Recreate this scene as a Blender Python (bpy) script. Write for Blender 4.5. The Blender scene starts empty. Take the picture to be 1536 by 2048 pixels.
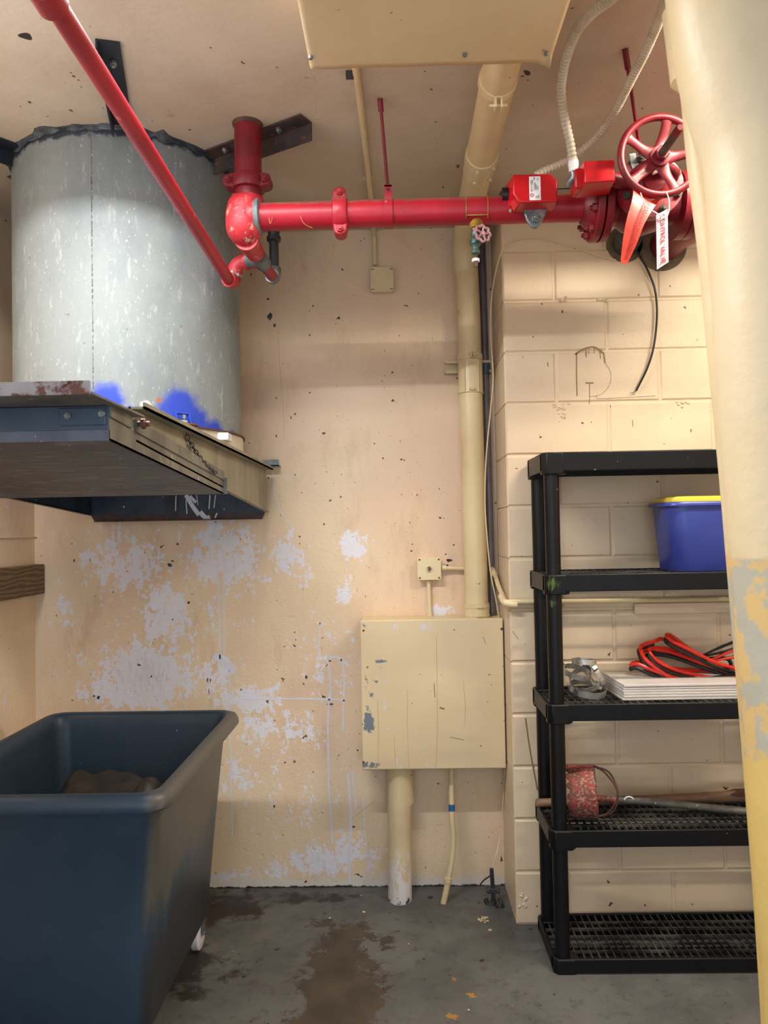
import bpy, bmesh, math, random
import numpy as np
from mathutils import Vector, Matrix, noise as mnoise

# ------------------------------------------------------------------ camera
W_, H_ = 1536, 2048
F = 1500.0
CAMZ, PITCH, ROLL, YAW = 1.546, .0233, -.0183, .0173
fwd = Vector((-math.sin(YAW) * math.cos(PITCH), math.cos(YAW) * math.cos(PITCH), math.sin(PITCH)))
rt0 = Vector((math.cos(YAW), math.sin(YAW), 0))
up0 = rt0.cross(fwd)
RT = rt0 * math.cos(ROLL) + up0 * math.sin(ROLL)
UP = -rt0 * math.sin(ROLL) + up0 * math.cos(ROLL)
CO = Vector((0, 0, CAMZ))
scene = bpy.context.scene
COL = scene.collection
cd = bpy.data.cameras.new('camera'); cam = bpy.data.objects.new('camera', cd); COL.objects.link(cam)
cd.sensor_fit = 'VERTICAL'; cd.sensor_height = 36.0; cd.lens = F * 36.0 / H_
cd.clip_start = .02; cd.clip_end = 60
cam.matrix_world = Matrix(((RT.x, UP.x, -fwd.x, CO.x), (RT.y, UP.y, -fwd.y, CO.y), (RT.z, UP.z, -fwd.z, CO.z), (0, 0, 0, 1)))
cd.dof.use_dof = True; cd.dof.focus_distance = 2.8; cd.dof.aperture_fstop = 9.0
scene.camera = cam

# ------------------------------------------------------------------ light and exposure
world = bpy.data.worlds.new('world'); scene.world = world; world.use_nodes = True
bg = world.node_tree.nodes['Background']; bg.inputs[0].default_value = (.62, .78, 1.0, 1); bg.inputs[1].default_value = .75
def lamp(name, kind, loc, power, color, size=.1, rot=(0, 0, 0), shape='DISK', sizey=None, spread=None):
    l = bpy.data.lights.new(name, kind); o = bpy.data.objects.new(name, l); COL.objects.link(o)
    o.location = loc; o.rotation_euler = rot; l.energy = power; l.color = color
    if kind == 'AREA':
        l.shape = shape; l.size = size
        if sizey: l.size_y = sizey
        if spread: l.spread = spread
    else: l.shadow_soft_size = size
    return o
LA = Vector((-.80, 1.56, 2.845)); LB = Vector((1.27, 1.93, 2.845))
lamp('ceiling_lamp_left', 'AREA', LA, 52, (.98, .98, .97), 1.1, (0, 0, 0), 'RECTANGLE', .04)
lamp('ceiling_lamp_right', 'AREA', LB, 41, (1.0, .89, .70), .8, (0, 0, 0), 'RECTANGLE', .04)
lamp('added_ceiling_glow', 'POINT', (-1.1, 1.4, 2.62), 9, (.72, .84, 1.0), .25)  # cool glow added to lift the upper-left ceiling; no fixture hangs here
lamp('added_rear_fill', 'AREA', (.1, -1.2, 1.5), 26, (.84, .92, 1.0), 2.6, (math.radians(90), 0, 0), 'RECTANGLE', 2.2)  # soft bluish fill added behind the camera; no door is modelled
vs = scene.view_settings
vs.view_transform = 'Standard'; vs.look = 'None'; vs.gamma = 1; vs.use_curve_mapping = False; vs.exposure = 0.0

# ------------------------------------------------------------------ helpers
def ray(px, py): return fwd + RT * ((px - 768) / F) + UP * ((1024 - py) / F)
def at(px, py, Y): d = ray(px, py); return CO + d * (Y / d.y)
def atz(px, py, Z): d = ray(px, py); return CO + d * ((Z - CO.z) / d.z)
def atx(px, py, X): d = ray(px, py); return CO + d * (X / d.x)
def V(*a): return Vector(a)
def S(r, g, b):
    f = lambda c: (c / 12.92 if c <= .04045 else ((c + .055) / 1.055) ** 2.4)
    return (f(r / 255), f(g / 255), f(b / 255), 1)

class MB:
    def __init__(s): s.v = []; s.f = []
    def add(s, vs_, fs):
        n = len(s.v); s.v += [Vector(p) for p in vs_]; s.f += [tuple(i + n for i in f) for f in fs]; return s
    def box(s, a, b, M=None):
        x0, x1 = sorted((a[0], b[0])); y0, y1 = sorted((a[1], b[1])); z0, z1 = sorted((a[2], b[2]))
        p = [(x0, y0, z0), (x1, y0, z0), (x1, y1, z0), (x0, y1, z0), (x0, y0, z1), (x1, y0, z1), (x1, y1, z1), (x0, y1, z1)]
        if M: p = [M @ Vector(q) for q in p]
        return s.add(p, [(3, 2, 1, 0), (4, 5, 6, 7), (0, 1, 5, 4), (1, 2, 6, 5), (2, 3, 7, 6), (3, 0, 4, 7)])
    def hexa(s, p):   # 8 points: bottom 4, top 4
        return s.add(p, [(3, 2, 1, 0), (4, 5, 6, 7), (0, 1, 5, 4), (1, 2, 6, 5), (2, 3, 7, 6), (3, 0, 4, 7)])
    def loft(s, rings, caps=True, closed=True, cyc=False):
        n = len(rings[0]); vv = [p for r in rings for p in r]; ff = []
        m = len(rings)
        for i in range(m if cyc else m - 1):
            for j in range(n if closed else n - 1):
                a, b = i * n, ((i + 1) % m) * n; k = (j + 1) % n
                ff.append((a + j, a + k, b + k, b + j))
        if caps and not cyc: ff += [tuple(range(n))[::-1], tuple(range((m - 1) * n, m * n))]
        return s.add(vv, ff)
    def tube(s, pts, r, seg=16, caps=True, cyc=False):
        pts = [Vector(p) for p in pts]; n = len(pts)
        rs = [r] * n if not hasattr(r, '__len__') else list(r)
        tan = []
        for i in range(n):
            if cyc: t = pts[(i + 1) % n] - pts[i - 1]
            else: t = pts[min(i + 1, n - 1)] - pts[max(i - 1, 0)]
            tan.append(t.normalized() if t.length > 1e-9 else (tan[-1] if tan else V(0, 0, 1)))
        t = tan[0]; u = t.orthogonal().normalized(); rings = []
        for i in range(n):
            if i: u = (u - tan[i] * u.dot(tan[i])).normalized()
            w = tan[i].cross(u)
            rings.append([pts[i] + (u * math.cos(2 * math.pi * k / seg) + w * math.sin(2 * math.pi * k / seg)) * rs[i] for k in range(seg)])
        return s.loft(rings, caps, True, cyc)
    def lathe(s, o, ax, prof, seg=24, caps=True):   # prof: (distance along axis, radius)
        ax = Vector(ax).normalized(); u = ax.orthogonal().normalized(); w = ax.cross(u); o = Vector(o)
        rings = [[o + ax * d + (u * math.cos(2 * math.pi * k / seg) + w * math.sin(2 * math.pi * k / seg)) * r for k in range(seg)] for d, r in prof]
        return s.loft(rings, caps)
    def cyl(s, a, b, r, seg=20): return s.tube([a, b], r, seg)
    def nut(s, o, ax, r, h):
        return s.lathe(o, ax, [(0, r), (h * .8, r), (h, r * .85)], 6).lathe(o, ax, [(h, r * .5), (h * 1.5, r * .5), (h * 1.6, r * .4)], 10)
    def prism(s, poly, d):
        d = Vector(d); p = [Vector(q) for q in poly]; n = len(p)
        return s.add(p + [q + d for q in p], [tuple(range(n)), tuple(range(n, 2 * n))[::-1]] + [(i, i + n, (i + 1) % n + n, (i + 1) % n) for i in range(n)])
    def ribbon(s, pts, w, th, nrm):   # flat strip with thickness along pts
        pts = [Vector(p) for p in pts]; n = len(pts); rings = []
        for i in range(n):
            t = (pts[min(i + 1, n - 1)] - pts[max(i - 1, 0)]).normalized()
            nn = Vector(nrm(i) if callable(nrm) else nrm); nn = (nn - t * nn.dot(t)).normalized(); sd = t.cross(nn)
            ww = w(i / (n - 1)) if callable(w) else w
            rings.append([pts[i] - sd * ww / 2, pts[i] + sd * ww / 2, pts[i] + sd * ww / 2 + nn * th, pts[i] - sd * ww / 2 + nn * th])
        return s.loft(rings)

def spline(P, step=.02):
    P = [Vector(p) for p in P]; out = []
    Q = [P[0] * 2 - P[1]] + P + [P[-1] * 2 - P[-2]]
    for i in range(1, len(Q) - 2):
        a, b, c, d = Q[i - 1:i + 3]; n = max(2, int((c - b).length / step))
        for k in range(n):
            t = k / n
            out.append(.5 * ((2 * b) + (c - a) * t + (2 * a - 5 * b + 4 * c - d) * t * t + (3 * b - a - 3 * c + d) * t ** 3))
    out.append(P[-1]); return out
def arc(c, u, w, r, a0, a1, n=12):
    return [Vector(c) + (Vector(u) * math.cos(a0 + (a1 - a0) * i / n) + Vector(w) * math.sin(a0 + (a1 - a0) * i / n)) * r for i in range(n + 1)]

def base_of(p):
    o = V(0, 0, 0)
    while p is not None: o = o + p.location; p = p.parent
    return o
def obj(name, mb, mat, parent=None, loc=None, label=None, bevel=0, smooth=35, segs=2, kind=None, fix=True):
    me = bpy.data.meshes.new(name); o = bpy.data.objects.new(name, me)
    off = base_of(parent)
    if loc is not None: o.location = Vector(loc) - off; off = Vector(loc)
    me.from_pydata([tuple(v - off) for v in mb.v], [], mb.f)
    if fix:
        bm = bmesh.new(); bm.from_mesh(me); bmesh.ops.recalc_face_normals(bm, faces=bm.faces); bm.to_mesh(me); bm.free()
    if smooth:
        me.shade_smooth(); me.set_sharp_from_angle(angle=math.radians(smooth))
    if mat: me.materials.append(mat)
    COL.objects.link(o)
    if parent: o.parent = parent
    if bevel:
        m = o.modifiers.new('bevel', 'BEVEL'); m.width = bevel; m.segments = segs; m.limit_method = 'ANGLE'; m.angle_limit = math.radians(40)
    if label: o['label'] = label
    if kind: o['kind'] = kind
    return o
def tag(o, label, cat, group=None):
    o['label'] = label; o['category'] = cat
    if group: o['group'] = group
    return o
def thing(name, label, cat, loc, group=None):
    o = bpy.data.objects.new(name, None); COL.objects.link(o); o.location = loc; o.empty_display_size = .05
    return tag(o, label, cat, group)
def text(s, size, mat, parent, M, name='lettering', ext=.0003, off_=0):
    c = bpy.data.curves.new('t', 'FONT'); c.body = s; c.size = size; c.align_x = 'CENTER'; c.align_y = 'CENTER'; c.extrude = ext; c.offset = off_
    t = bpy.data.objects.new('t', c); COL.objects.link(t)
    me = bpy.data.meshes.new_from_object(t.evaluated_get(bpy.context.evaluated_depsgraph_get()))
    bpy.data.objects.remove(t); bpy.data.curves.remove(c)
    me.transform(M); me.transform(Matrix.Translation(-base_of(parent)))
    me.materials.clear(); me.materials.append(mat); o = bpy.data.objects.new(name, me); COL.objects.link(o); o.parent = parent
    return o

# ------------------------------------------------------------------ materials
class NT:
    def __init__(s, name):
        s.m = bpy.data.materials.new(name); s.m.use_nodes = True; s.t = s.m.node_tree; s.n = s.t.nodes
        s.b = s.n['Principled BSDF']; g = s.n.new('ShaderNodeNewGeometry'); s.pos = g.outputs['Position']; s.nrm = g.outputs['Normal']
    def L(s, a, b): s.t.links.new(a, b)
    def noise(s, scale, detail=4, rough=.55, stretch=None, off=None, src=None):
        n = s.n.new('ShaderNodeTexNoise'); n.inputs['Scale'].default_value = scale; n.inputs['Detail'].default_value = detail; n.inputs['Roughness'].default_value = rough
        src = src or s.pos
        mp = s.n.new('ShaderNodeMapping'); mp.inputs['Scale'].default_value = stretch or (1, 1, 1); mp.inputs['Location'].default_value = off or (0, 0, 0)
        s.L(src, mp.inputs[0]); s.L(mp.outputs[0], n.inputs['Vector']); return n.outputs['Fac']
    def ramp(s, f, a, b, lo=0, hi=1):
        n = s.n.new('ShaderNodeMapRange'); n.interpolation_type = 'SMOOTHSTEP'
        for i, v in zip((1, 2, 3, 4), (a, b, lo, hi)): n.inputs[i].default_value = v
        s.L(f, n.inputs[0]); return n.outputs[0]
    def math(s, op, a, b=None):
        n = s.n.new('ShaderNodeMath'); n.operation = op
        for i, x in enumerate((a, b)):
            if x is None: continue
            if isinstance(x, (int, float)): n.inputs[i].default_value = x
            else: s.L(x, n.inputs[i])
        return n.outputs[0]
    def mix(s, f, a, b):
        n = s.n.new('ShaderNodeMix'); n.data_type = 'RGBA'
        for i, x in ((0, f), (6, a), (7, b)):
            if isinstance(x, (int, float)): n.inputs[i].default_value = x
            elif isinstance(x, tuple): n.inputs[i].default_value = x
            else: s.L(x, n.inputs[i])
        return n.outputs[2]
    def attr(s, name):
        n = s.n.new('ShaderNodeAttribute'); n.attribute_name = name; return n.outputs['Fac']
    def dist(s, p):
        n = s.n.new('ShaderNodeVectorMath'); n.operation = 'DISTANCE'; n.inputs[1].default_value = tuple(p); s.L(s.pos, n.inputs[0]); return n.outputs['Value']
    def sep(s):
        n = s.n.new('ShaderNodeSeparateXYZ'); s.L(s.pos, n.inputs[0]); return n.outputs
    def bump(s, *hs):
        prev = None
        for h, st, d in hs:
            n = s.n.new('ShaderNodeBump'); n.inputs['Strength'].default_value = st; n.inputs['Distance'].default_value = d
            s.L(h, n.inputs['Height'])
            if prev: s.L(prev, n.inputs['Normal'])
            prev = n.outputs[0]
        s.L(prev, s.b.inputs['Normal'])
    def col(s, c):
        if isinstance(c, tuple): s.b.inputs['Base Color'].default_value = c
        else: s.L(c, s.b.inputs['Base Color'])
    def fin(s, rough=.5, metal=0, spec=.5):
        if isinstance(rough, (int, float)): s.b.inputs['Roughness'].default_value = rough
        else: s.L(rough, s.b.inputs['Roughness'])
        s.b.inputs['Metallic'].default_value = metal; s.b.inputs['Specular IOR Level'].default_value = spec
        return s.m
def specks(t, c, scale=38, th=.735, color=S(62, 48, 36), st=(1, 1, 1)):
    return t.mix(t.ramp(t.noise(scale, 2, .5, st), th, th + .02), c, color)
def simple(name, color, rough=.5, metal=0, var=None, vscale=6, bump=.15, bscale=90, speck=None, dirt=None, stretch=None, bd=.002):
    t = NT(name); c = color
    if var: c = t.mix(t.ramp(t.noise(vscale, 5, .6, stretch), .35, .68), c, var)
    if dirt: c = t.mix(t.ramp(t.noise(dirt[1], 6, .65, stretch, (3, 7, 1)), dirt[2], dirt[2] + .07), c, dirt[0])
    if speck: c = specks(t, c, speck[0], speck[1], speck[2])
    t.col(c); t.bump((t.noise(bscale, 3), bump, bd)); return t.fin(rough, metal)

CREAM = S(235, 211, 178); CREAM2 = S(229, 199, 169); CREAMY = S(232, 211, 160)
# wall plaster: cream over older pale lavender paint, peeling field painted on the mesh as an attribute
def wall_mat(name, peel=True, dark=False):
    t = NT(name)
    c = t.mix(t.ramp(t.noise(1.3, 4, .5), .38, .64), CREAM, CREAM2)
    c = t.mix(t.ramp(t.noise(7, 6, .7, (1, 1, .35)), .50, .75, 0, .5), c, S(200, 166, 124))
    c = t.mix(t.ramp(t.noise(22, 7, .75, (1, 1, .6)), .6, .72, 0, .35), c, S(236, 222, 200))
    pf = None
    if peel:
        n1 = t.noise(17, 8, .74, (1.25, 1, .7)); n2 = t.noise(55, 5, .65)
        f = t.math('ADD', t.math('MULTIPLY', t.attr('peel'), 1.32), t.math('MULTIPLY', t.math('SUBTRACT', n1, .5), 2.2))
        f = t.math('ADD', f, t.math('MULTIPLY', t.math('SUBTRACT', n2, .5), 1.5)); f = t.math('ADD', f, t.math('MULTIPLY', t.math('SUBTRACT', t.noise(30, 5, .7, (1.5, 1, .6)), .5), .9))
        pf = t.ramp(f, .60, .70)
        c = t.mix(pf, c, t.mix(t.ramp(t.noise(30, 4), .3, .7), S(230, 229, 242), S(232, 228, 230)))
        # thin rubbed zone round the patches
        c = t.mix(t.ramp(t.math('ADD', t.attr('peel'), t.math('MULTIPLY', t.math('SUBTRACT', t.noise(45, 5, .7, (1.6, 1, .4)), .5), 1.7)), .78, .95, 0, .55), c, S(214, 208, 208))
        zz = t.sep()[2]; low = t.ramp(t.math('ADD', zz, t.math('MULTIPLY', t.math('SUBTRACT', t.noise(16, 5, .7), .5), .14)), .055, .02)
        c = t.mix(low, c, S(222, 214, 204)); crk = t.ramp(t.math('ADD', zz, t.math('MULTIPLY', t.math('SUBTRACT', t.noise(30, 5, .7), .5), .03)), .009, .003)
        c = t.mix(crk, c, S(44, 36, 30))
    if not peel: c = t.mix(t.ramp(t.noise(9, 7, .72, (1, 1, .6), (2, 2, 2)), .62, .66, 0, .7), c, S(228, 224, 228))
    c = specks(t, c, 30, .735, S(78, 60, 42))
    c = specks(t, c, 85, .725, S(110, 85, 58), (1, 1, .6))
    c = specks(t, c, 12, .76, S(40, 38, 36), (1, 1, 1.5))
    t.col(c)
    hs = [(t.noise(5, 3), .22, .02), (t.noise(70, 5, .6, (1, 1, 1.6)), .35, .004), (t.ramp(t.noise(26, 3), .66, .74, 1, 0), .5, .003)]
    if pf is not None: hs.append((pf, -.25, .002))
    t.bump(*hs); return t.fin(t.ramp(t.noise(12, 3), .3, .7, .38, .52), 0, .45)
M = {}
M['wall'] = wall_mat('wall_plaster')
M['wall_plain'] = wall_mat('wall_plaster_plain', False)
t = NT('painted_block'); c = t.mix(t.ramp(t.noise(2.2, 4), .35, .65), S(229, 209, 178), S(222, 199, 170))
c = specks(t, c, 34, .745, S(96, 74, 54)); c = t.mix(t.ramp(t.noise(9, 6, .7, (1, 1, .3)), .64, .75, 0, .4), c, S(176, 148, 108)); t.col(c)
t.bump((t.noise(60, 6, .65), .35, .004), (t.ramp(t.noise(110, 2), .68, .76, 1, 0), .5, .002), (t.noise(9, 2), .12, .02)); M['block'] = t.fin(.4)
t = NT('ceiling_paint'); c = t.mix(t.ramp(t.noise(1.6, 5, .6), .35, .7), S(214, 202, 184), S(196, 178, 156))
c = t.mix(t.ramp(t.noise(9, 7, .7, (1, .6, 1)), .64, .72, 0, .6), c, S(150, 112, 70)); c = specks(t, c, 26, .73, S(96, 72, 48)); c = specks(t, c, 9, .765, S(44, 38, 34))
t.col(c); t.bump((t.noise(40, 5), .3, .004), (t.noise(6, 3), .2, .015)); M['ceiling'] = t.fin(.5)
t = NT('floor_paint')
g1 = t.mix(t.ramp(t.noise(3, 6, .6), .35, .65), S(104, 104, 102), S(86, 86, 85)); g1 = t.mix(t.ramp(t.noise(16, 7, .75), .5, .72, 0, .75), g1, S(64, 60, 56)); g1 = t.mix(t.ramp(t.noise(34, 8, .75, None, (1, 2, 3)), .60, .66, 0, .7), g1, S(58, 52, 46))
br = t.mix(t.ramp(t.noise(8, 5), .3, .7), S(82, 72, 60), S(64, 56, 49))
f = t.math('ADD', t.attr('wear'), t.math('MULTIPLY', t.math('SUBTRACT', t.noise(11, 9, .74), .5), 2.3))
f2 = t.math('ADD', t.attr('dark'), t.math('MULTIPLY', t.math('SUBTRACT', t.noise(7, 8, .7, None, (4, 4, 4)), .5), 1.8))
c = t.mix(t.ramp(f2, .55, .8), g1, S(50, 43, 42)); c = t.mix(t.ramp(f, .52, .66), c, br)
f3 = t.math('ADD', t.attr('ochre'), t.math('MULTIPLY', t.math('SUBTRACT', t.noise(40, 5, .7), .5), 2.0)); c = t.mix(t.ramp(f3, .75, .85), c, S(166, 120, 62))
c = specks(t, c, 46, .76, S(196, 192, 182)); c = specks(t, c, 24, .715, S(46, 42, 40), (1, 1, 1))
t.col(c); t.bump((t.noise(60, 5), .25, .003), (f, .15, .002)); M['floor'] = t.fin(t.ramp(t.noise(5, 6), .3, .7, .42, .66), 0, .4)
M['cream_pipe'] = simple('cream_pipe_paint', S(226, 207, 162), .38, 0, S(214, 190, 146), 3, .25, 45, (34, .735, S(140, 108, 62)), (S(190, 158, 106), 7, .66))
t = NT('floor_pipe_paint'); c = t.mix(t.ramp(t.noise(4, 4), .35, .7), S(224, 204, 164), S(210, 188, 150))
z = t.sep()[2]; low = t.math('MULTIPLY', t.ramp(z, .55, .0), 1.1)
c = t.mix(t.ramp(t.math('ADD', t.math('MULTIPLY', low, .42), t.noise(17, 7, .75, (1.3, 1, .5))), .86, .92), c, S(222, 216, 214))
c = t.mix(t.ramp(t.math('ADD', t.math('MULTIPLY', t.ramp(z, .12, .0), .62), t.noise(38, 4, .7)), 1.13, 1.2), c, S(60, 62, 66)); t.col(c); t.bump((t.noise(60, 4), .25, .003)); M['floor_pipe'] = t.fin(.45)
M['cream_gloss'] = simple('cream_gloss_paint', S(226, 208, 166), .3, 0, S(218, 197, 154), 4, .3, 14, (22, .76, S(160, 128, 84)))
t = NT('near_pipe_paint'); c = t.mix(t.ramp(t.noise(3, 4), .35, .7), S(228, 211, 176), S(222, 202, 158)); zz = t.sep()[2]
zn = t.math('ADD', zz, t.math('MULTIPLY', t.math('SUBTRACT', t.noise(9, 5, .6), .5), .12))
band = t.math('MULTIPLY', t.ramp(zn, 1.15, 1.17), t.ramp(zz, 1.492, 1.484))
low = t.ramp(zn, 1.185, 1.165)
c = t.mix(band, c, t.mix(t.ramp(t.noise(12, 5, .6), .47, .53), S(186, 184, 168), S(222, 190, 128)))
c = t.mix(low, c, S(228, 198, 120))
c = t.mix(t.ramp(t.math('ADD', t.ramp(t.dist(at(1432, 105, 1.2)), .035, .0), t.noise(40, 4)), .98, 1.03), c, S(206, 168, 134))
t.col(c); t.bump((t.noise(10, 4), .35, .012), (t.noise(60, 3), .15, .003)); M['near_pipe'] = t.fin(.48)
t = NT('fire_red'); c = t.mix(t.ramp(t.noise(5, 4), .35, .7), S(176, 26, 46), S(152, 20, 38))
n_ = t.n.new('ShaderNodeSeparateXYZ'); t.L(t.nrm, n_.inputs[0])
dust = t.ramp(t.math('ADD', n_.outputs[2], t.math('MULTIPLY', t.math('SUBTRACT', t.noise(25, 6, .7), .5), .9)), .40, .85, 0, .75)
c = t.mix(dust, c, S(132, 104, 88)); c = specks(t, c, 55, .71, S(110, 60, 48)); c = t.mix(t.ramp(t.noise(20, 6, .7), .66, .7), c, S(214, 120, 110)); t.col(c)
t.bump((t.noise(50, 4), .2, .003)); M['red'] = t.fin(.42)
t = NT('fire_red_chalky'); c = t.mix(t.ramp(t.noise(9, 5, .7), .46, .6), S(196, 44, 56), S(176, 34, 46))
c = t.mix(t.ramp(t.noise(38, 6, .75), .55, .66, 0, .85), c, S(206, 172, 158)); t.col(c); t.bump((t.noise(60, 5), .5, .004)); M['red_chalk'] = t.fin(.5)
M['red_dark'] = simple('dark_red_paint', S(134, 20, 36), .42, 0, S(108, 16, 30), 9, .25, 60, (50, .71, S(90, 60, 50)))
M['red_box'] = simple('smooth_red_enamel', S(196, 18, 30), .3, 0, S(180, 14, 26), 8, .05, 90)
M['red_tag'] = simple('red_plastic_tape', S(236, 62, 44), .4, 0, S(226, 50, 38), 30, .1, 90)
M['ink'] = simple('printing_ink', S(84, 22, 24), .6)
M['ink_black'] = simple('black_ink', S(40, 36, 40), .6)
M['ink_red'] = simple('red_ink', S(176, 18, 52), .5)
M['white'] = simple('white_plastic', S(238, 236, 240), .35)
M['galv'] = simple('galvanised_metal', S(150, 156, 158), .42, .75, S(110, 118, 122), 30, .2, 80)
M['galv_green'] = simple('greenish_galvanised', S(120, 138, 138), .55, .2, S(90, 106, 110), 20, .3, 80)
M['chrome'] = simple('bright_zinc', S(206, 206, 200), .25, .9)
M['dark_pipe'] = simple('dark_steel_pipe', S(78, 80, 84), .45, .5, S(60, 62, 66), 20, .2, 60)
M['steel'] = simple('worn_dull_steel', S(130, 129, 122), .5, .25, S(96, 96, 92), 9, .3, 50, (45, .70, S(180, 176, 164)), (S(146, 132, 104), 12, .58), (1, 1, .5))
M['steel_pale'] = simple('pale_dull_steel', S(156, 151, 132), .5, .1, S(128, 124, 108), 7, .25, 50, (30, .73, S(50, 44, 38)), None, (1, 1, .4))
M['steel_blue'] = simple('blue_grey_steel_paint', S(74, 92, 112), .4, .15, S(62, 78, 96), 8, .15, 60)
M['steel_lip'] = simple('blue_grey_steel_lip', S(104, 110, 124), .45, .2, S(86, 92, 104), 14, .3, 50, (60, .7, S(150, 150, 152)))
M['rust_white'] = simple('rust_flecked_white_steel', S(176, 172, 176), .6, .1, S(150, 140, 142), 10, .4, 70, (40, .66, S(90, 52, 42)), (S(112, 74, 64), 16, .53))
t = NT('scratched_plate'); c = t.mix(t.ramp(t.noise(5, 5), .35, .7), S(104, 108, 116), S(84, 88, 96))
c = t.mix(t.ramp(t.noise(60, 3, .5, (.16, 1.2, 1)), .60, .66, 0, .7), c, S(176, 178, 176)); c = t.mix(t.ramp(t.noise(16, 5, .6, (.5, 1.2, 1)), .56, .75, 0, .5), c, S(130, 130, 126))
c = specks(t, c, 50, .735, S(196, 194, 188)); c = specks(t, c, 26, .72, S(44, 42, 44)); t.col(c); t.bump((t.noise(40, 4, .6, (.5, 1, 1)), .15, .003)); M['plate'] = t.fin(.5, .35)
t = NT('blue_black_plate'); c = t.mix(t.ramp(t.noise(10, 5, .6, (1, 1, .3)), .4, .65), S(44, 58, 76), S(30, 36, 46)); zz = t.sep()[2]
c = t.mix(t.ramp(t.math('ADD', zz, t.math('MULTIPLY', t.noise(14, 5), .03)), 1.652, 1.642), c, t.mix(t.ramp(t.noise(30, 5), .4, .6), S(42, 34, 36), S(66, 44, 40)))
c = specks(t, c, 60, .74, S(190, 190, 190)); t.col(c); t.bump((t.noise(50, 4), .2, .003)); M['blueblack'] = t.fin(.4, .2)
# galvanised chute with blue sprayed patches
t = NT('galvanised_chute'); c = t.mix(t.ramp(t.noise(4, 6, .65, (1, 1, .5)), .35, .7), S(134, 140, 139), S(114, 122, 124))
c = t.mix(t.ramp(t.noise(34, 5, .7, (1, 1, .3)), .56, .72, 0, .6), c, S(176, 182, 178)); c = t.mix(t.ramp(t.noise(130, 4, .65, (1, 1, .5)), .645, .69, 0, .8), c, S(206, 206, 198)); c = t.mix(t.ramp(t.noise(9, 6, .7, (1, 1, .3)), .55, .8, 0, .5), c, S(108, 114, 112))
c = specks(t, c, 48, .735, S(110, 114, 112)); c = specks(t, c, 20, .77, S(150, 112, 80))
def spray(t, c, p, r, color, k=.6, ns=26):
    d = t.math('ADD', t.math('DIVIDE', t.dist(p), r), t.math('MULTIPLY', t.math('SUBTRACT', t.noise(ns, 4), .5), k)); return t.mix(t.ramp(d, 1.08, .5), c, color)
BL = S(36, 66, 176)
CH = V(-.985, 2.785, 0); CR = .402
def on_chute(px, py):
    d = ray(px, py); a = d.x ** 2 + d.y ** 2; b = -2 * (d.x * CH.x + d.y * CH.y); cc = CH.x ** 2 + CH.y ** 2 - CR ** 2
    s_ = (-b - math.sqrt(max(0, b * b - 4 * a * cc))) / (2 * a); return CO + d * s_
for px, py, r in ((210, 805, .075), (362, 815, .078), (300, 860, .07), (345, 852, .085), (385, 850, .085), (430, 868, .06), (465, 880, .045), (262, 838, .05)):
    c = spray(t, c, on_chute(px, py), r, BL)
c = spray(t, c, on_chute(292, 812), .022, S(216, 212, 206), 1.2, 40); c = spray(t, c, on_chute(318, 800), .012, S(164, 96, 60), 1.0, 60)
zz = t.sep()[2]; topn = t.math('ADD', zz, t.math('MULTIPLY', t.math('SUBTRACT', t.noise(16, 5, .7), .5), .09))
c = t.mix(t.ramp(topn, 2.835, 2.85), c, S(46, 54, 66)); t.col(c); t.bump((t.noise(40, 5, .6, (1, 1, .4)), .15, .003)); M['chute'] = t.fin(.62, .05)
M['black_iron'] = simple('black_painted_angle_iron', S(40, 46, 58), .5, .2, S(30, 32, 40), 10, .3, 60, (30, .70, S(110, 84, 66)))
M['rusty_iron'] = simple('rusty_angle_iron', S(92, 74, 66), .6, .2, S(58, 50, 54), 14, .4, 60, (30, .68, S(130, 100, 76)))
M['tar'] = simple('black_sealant', S(46, 52, 62), .5, 0, S(92, 98, 102), 26, .8, 40)
M['rust'] = simple('brown_rust', S(104, 66, 48), .7, .1, S(72, 48, 40), 30, .6, 60)
t = NT('cart_plastic'); zz = t.sep()
c = t.mix(t.ramp(t.noise(3, 5), .35, .7), S(52, 72, 92), S(44, 64, 82))
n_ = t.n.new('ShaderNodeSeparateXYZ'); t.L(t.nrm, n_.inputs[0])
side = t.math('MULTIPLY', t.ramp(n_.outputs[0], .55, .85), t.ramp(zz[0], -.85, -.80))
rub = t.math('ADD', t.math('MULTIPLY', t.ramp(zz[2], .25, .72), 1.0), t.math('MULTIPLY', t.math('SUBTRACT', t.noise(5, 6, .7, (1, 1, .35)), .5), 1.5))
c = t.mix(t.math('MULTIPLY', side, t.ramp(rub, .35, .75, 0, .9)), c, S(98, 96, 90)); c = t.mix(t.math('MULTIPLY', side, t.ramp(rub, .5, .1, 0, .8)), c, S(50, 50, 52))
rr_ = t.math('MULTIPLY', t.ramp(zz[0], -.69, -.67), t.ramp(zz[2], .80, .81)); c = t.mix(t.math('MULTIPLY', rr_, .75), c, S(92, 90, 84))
c = specks(t, c, 40, .775, S(200, 204, 208)); c = t.mix(t.ramp(t.noise(30, 4, .6, (1, 1, .15)), .7, .74, 0, .35), c, S(120, 136, 148)); t.col(c)
t.bump((t.noise(120, 3), .12, .002), (t.noise(5, 3), .15, .02)); M['cart'] = t.fin(.42)
t = NT('black_shelf_plastic'); c = t.mix(t.ramp(t.noise(20, 4), .4, .7), S(7, 8, 12), S(11, 12, 15))
gp = at(1105, 1168, 2.63); d = t.math('ADD', t.dist(gp), t.math('MULTIPLY', t.math('SUBTRACT', t.noise(50, 5, .7, (2, 2, .5)), .5), .09)); c = t.mix(t.ramp(d, .022, .004, 0, .7), c, S(96, 124, 44))
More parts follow.
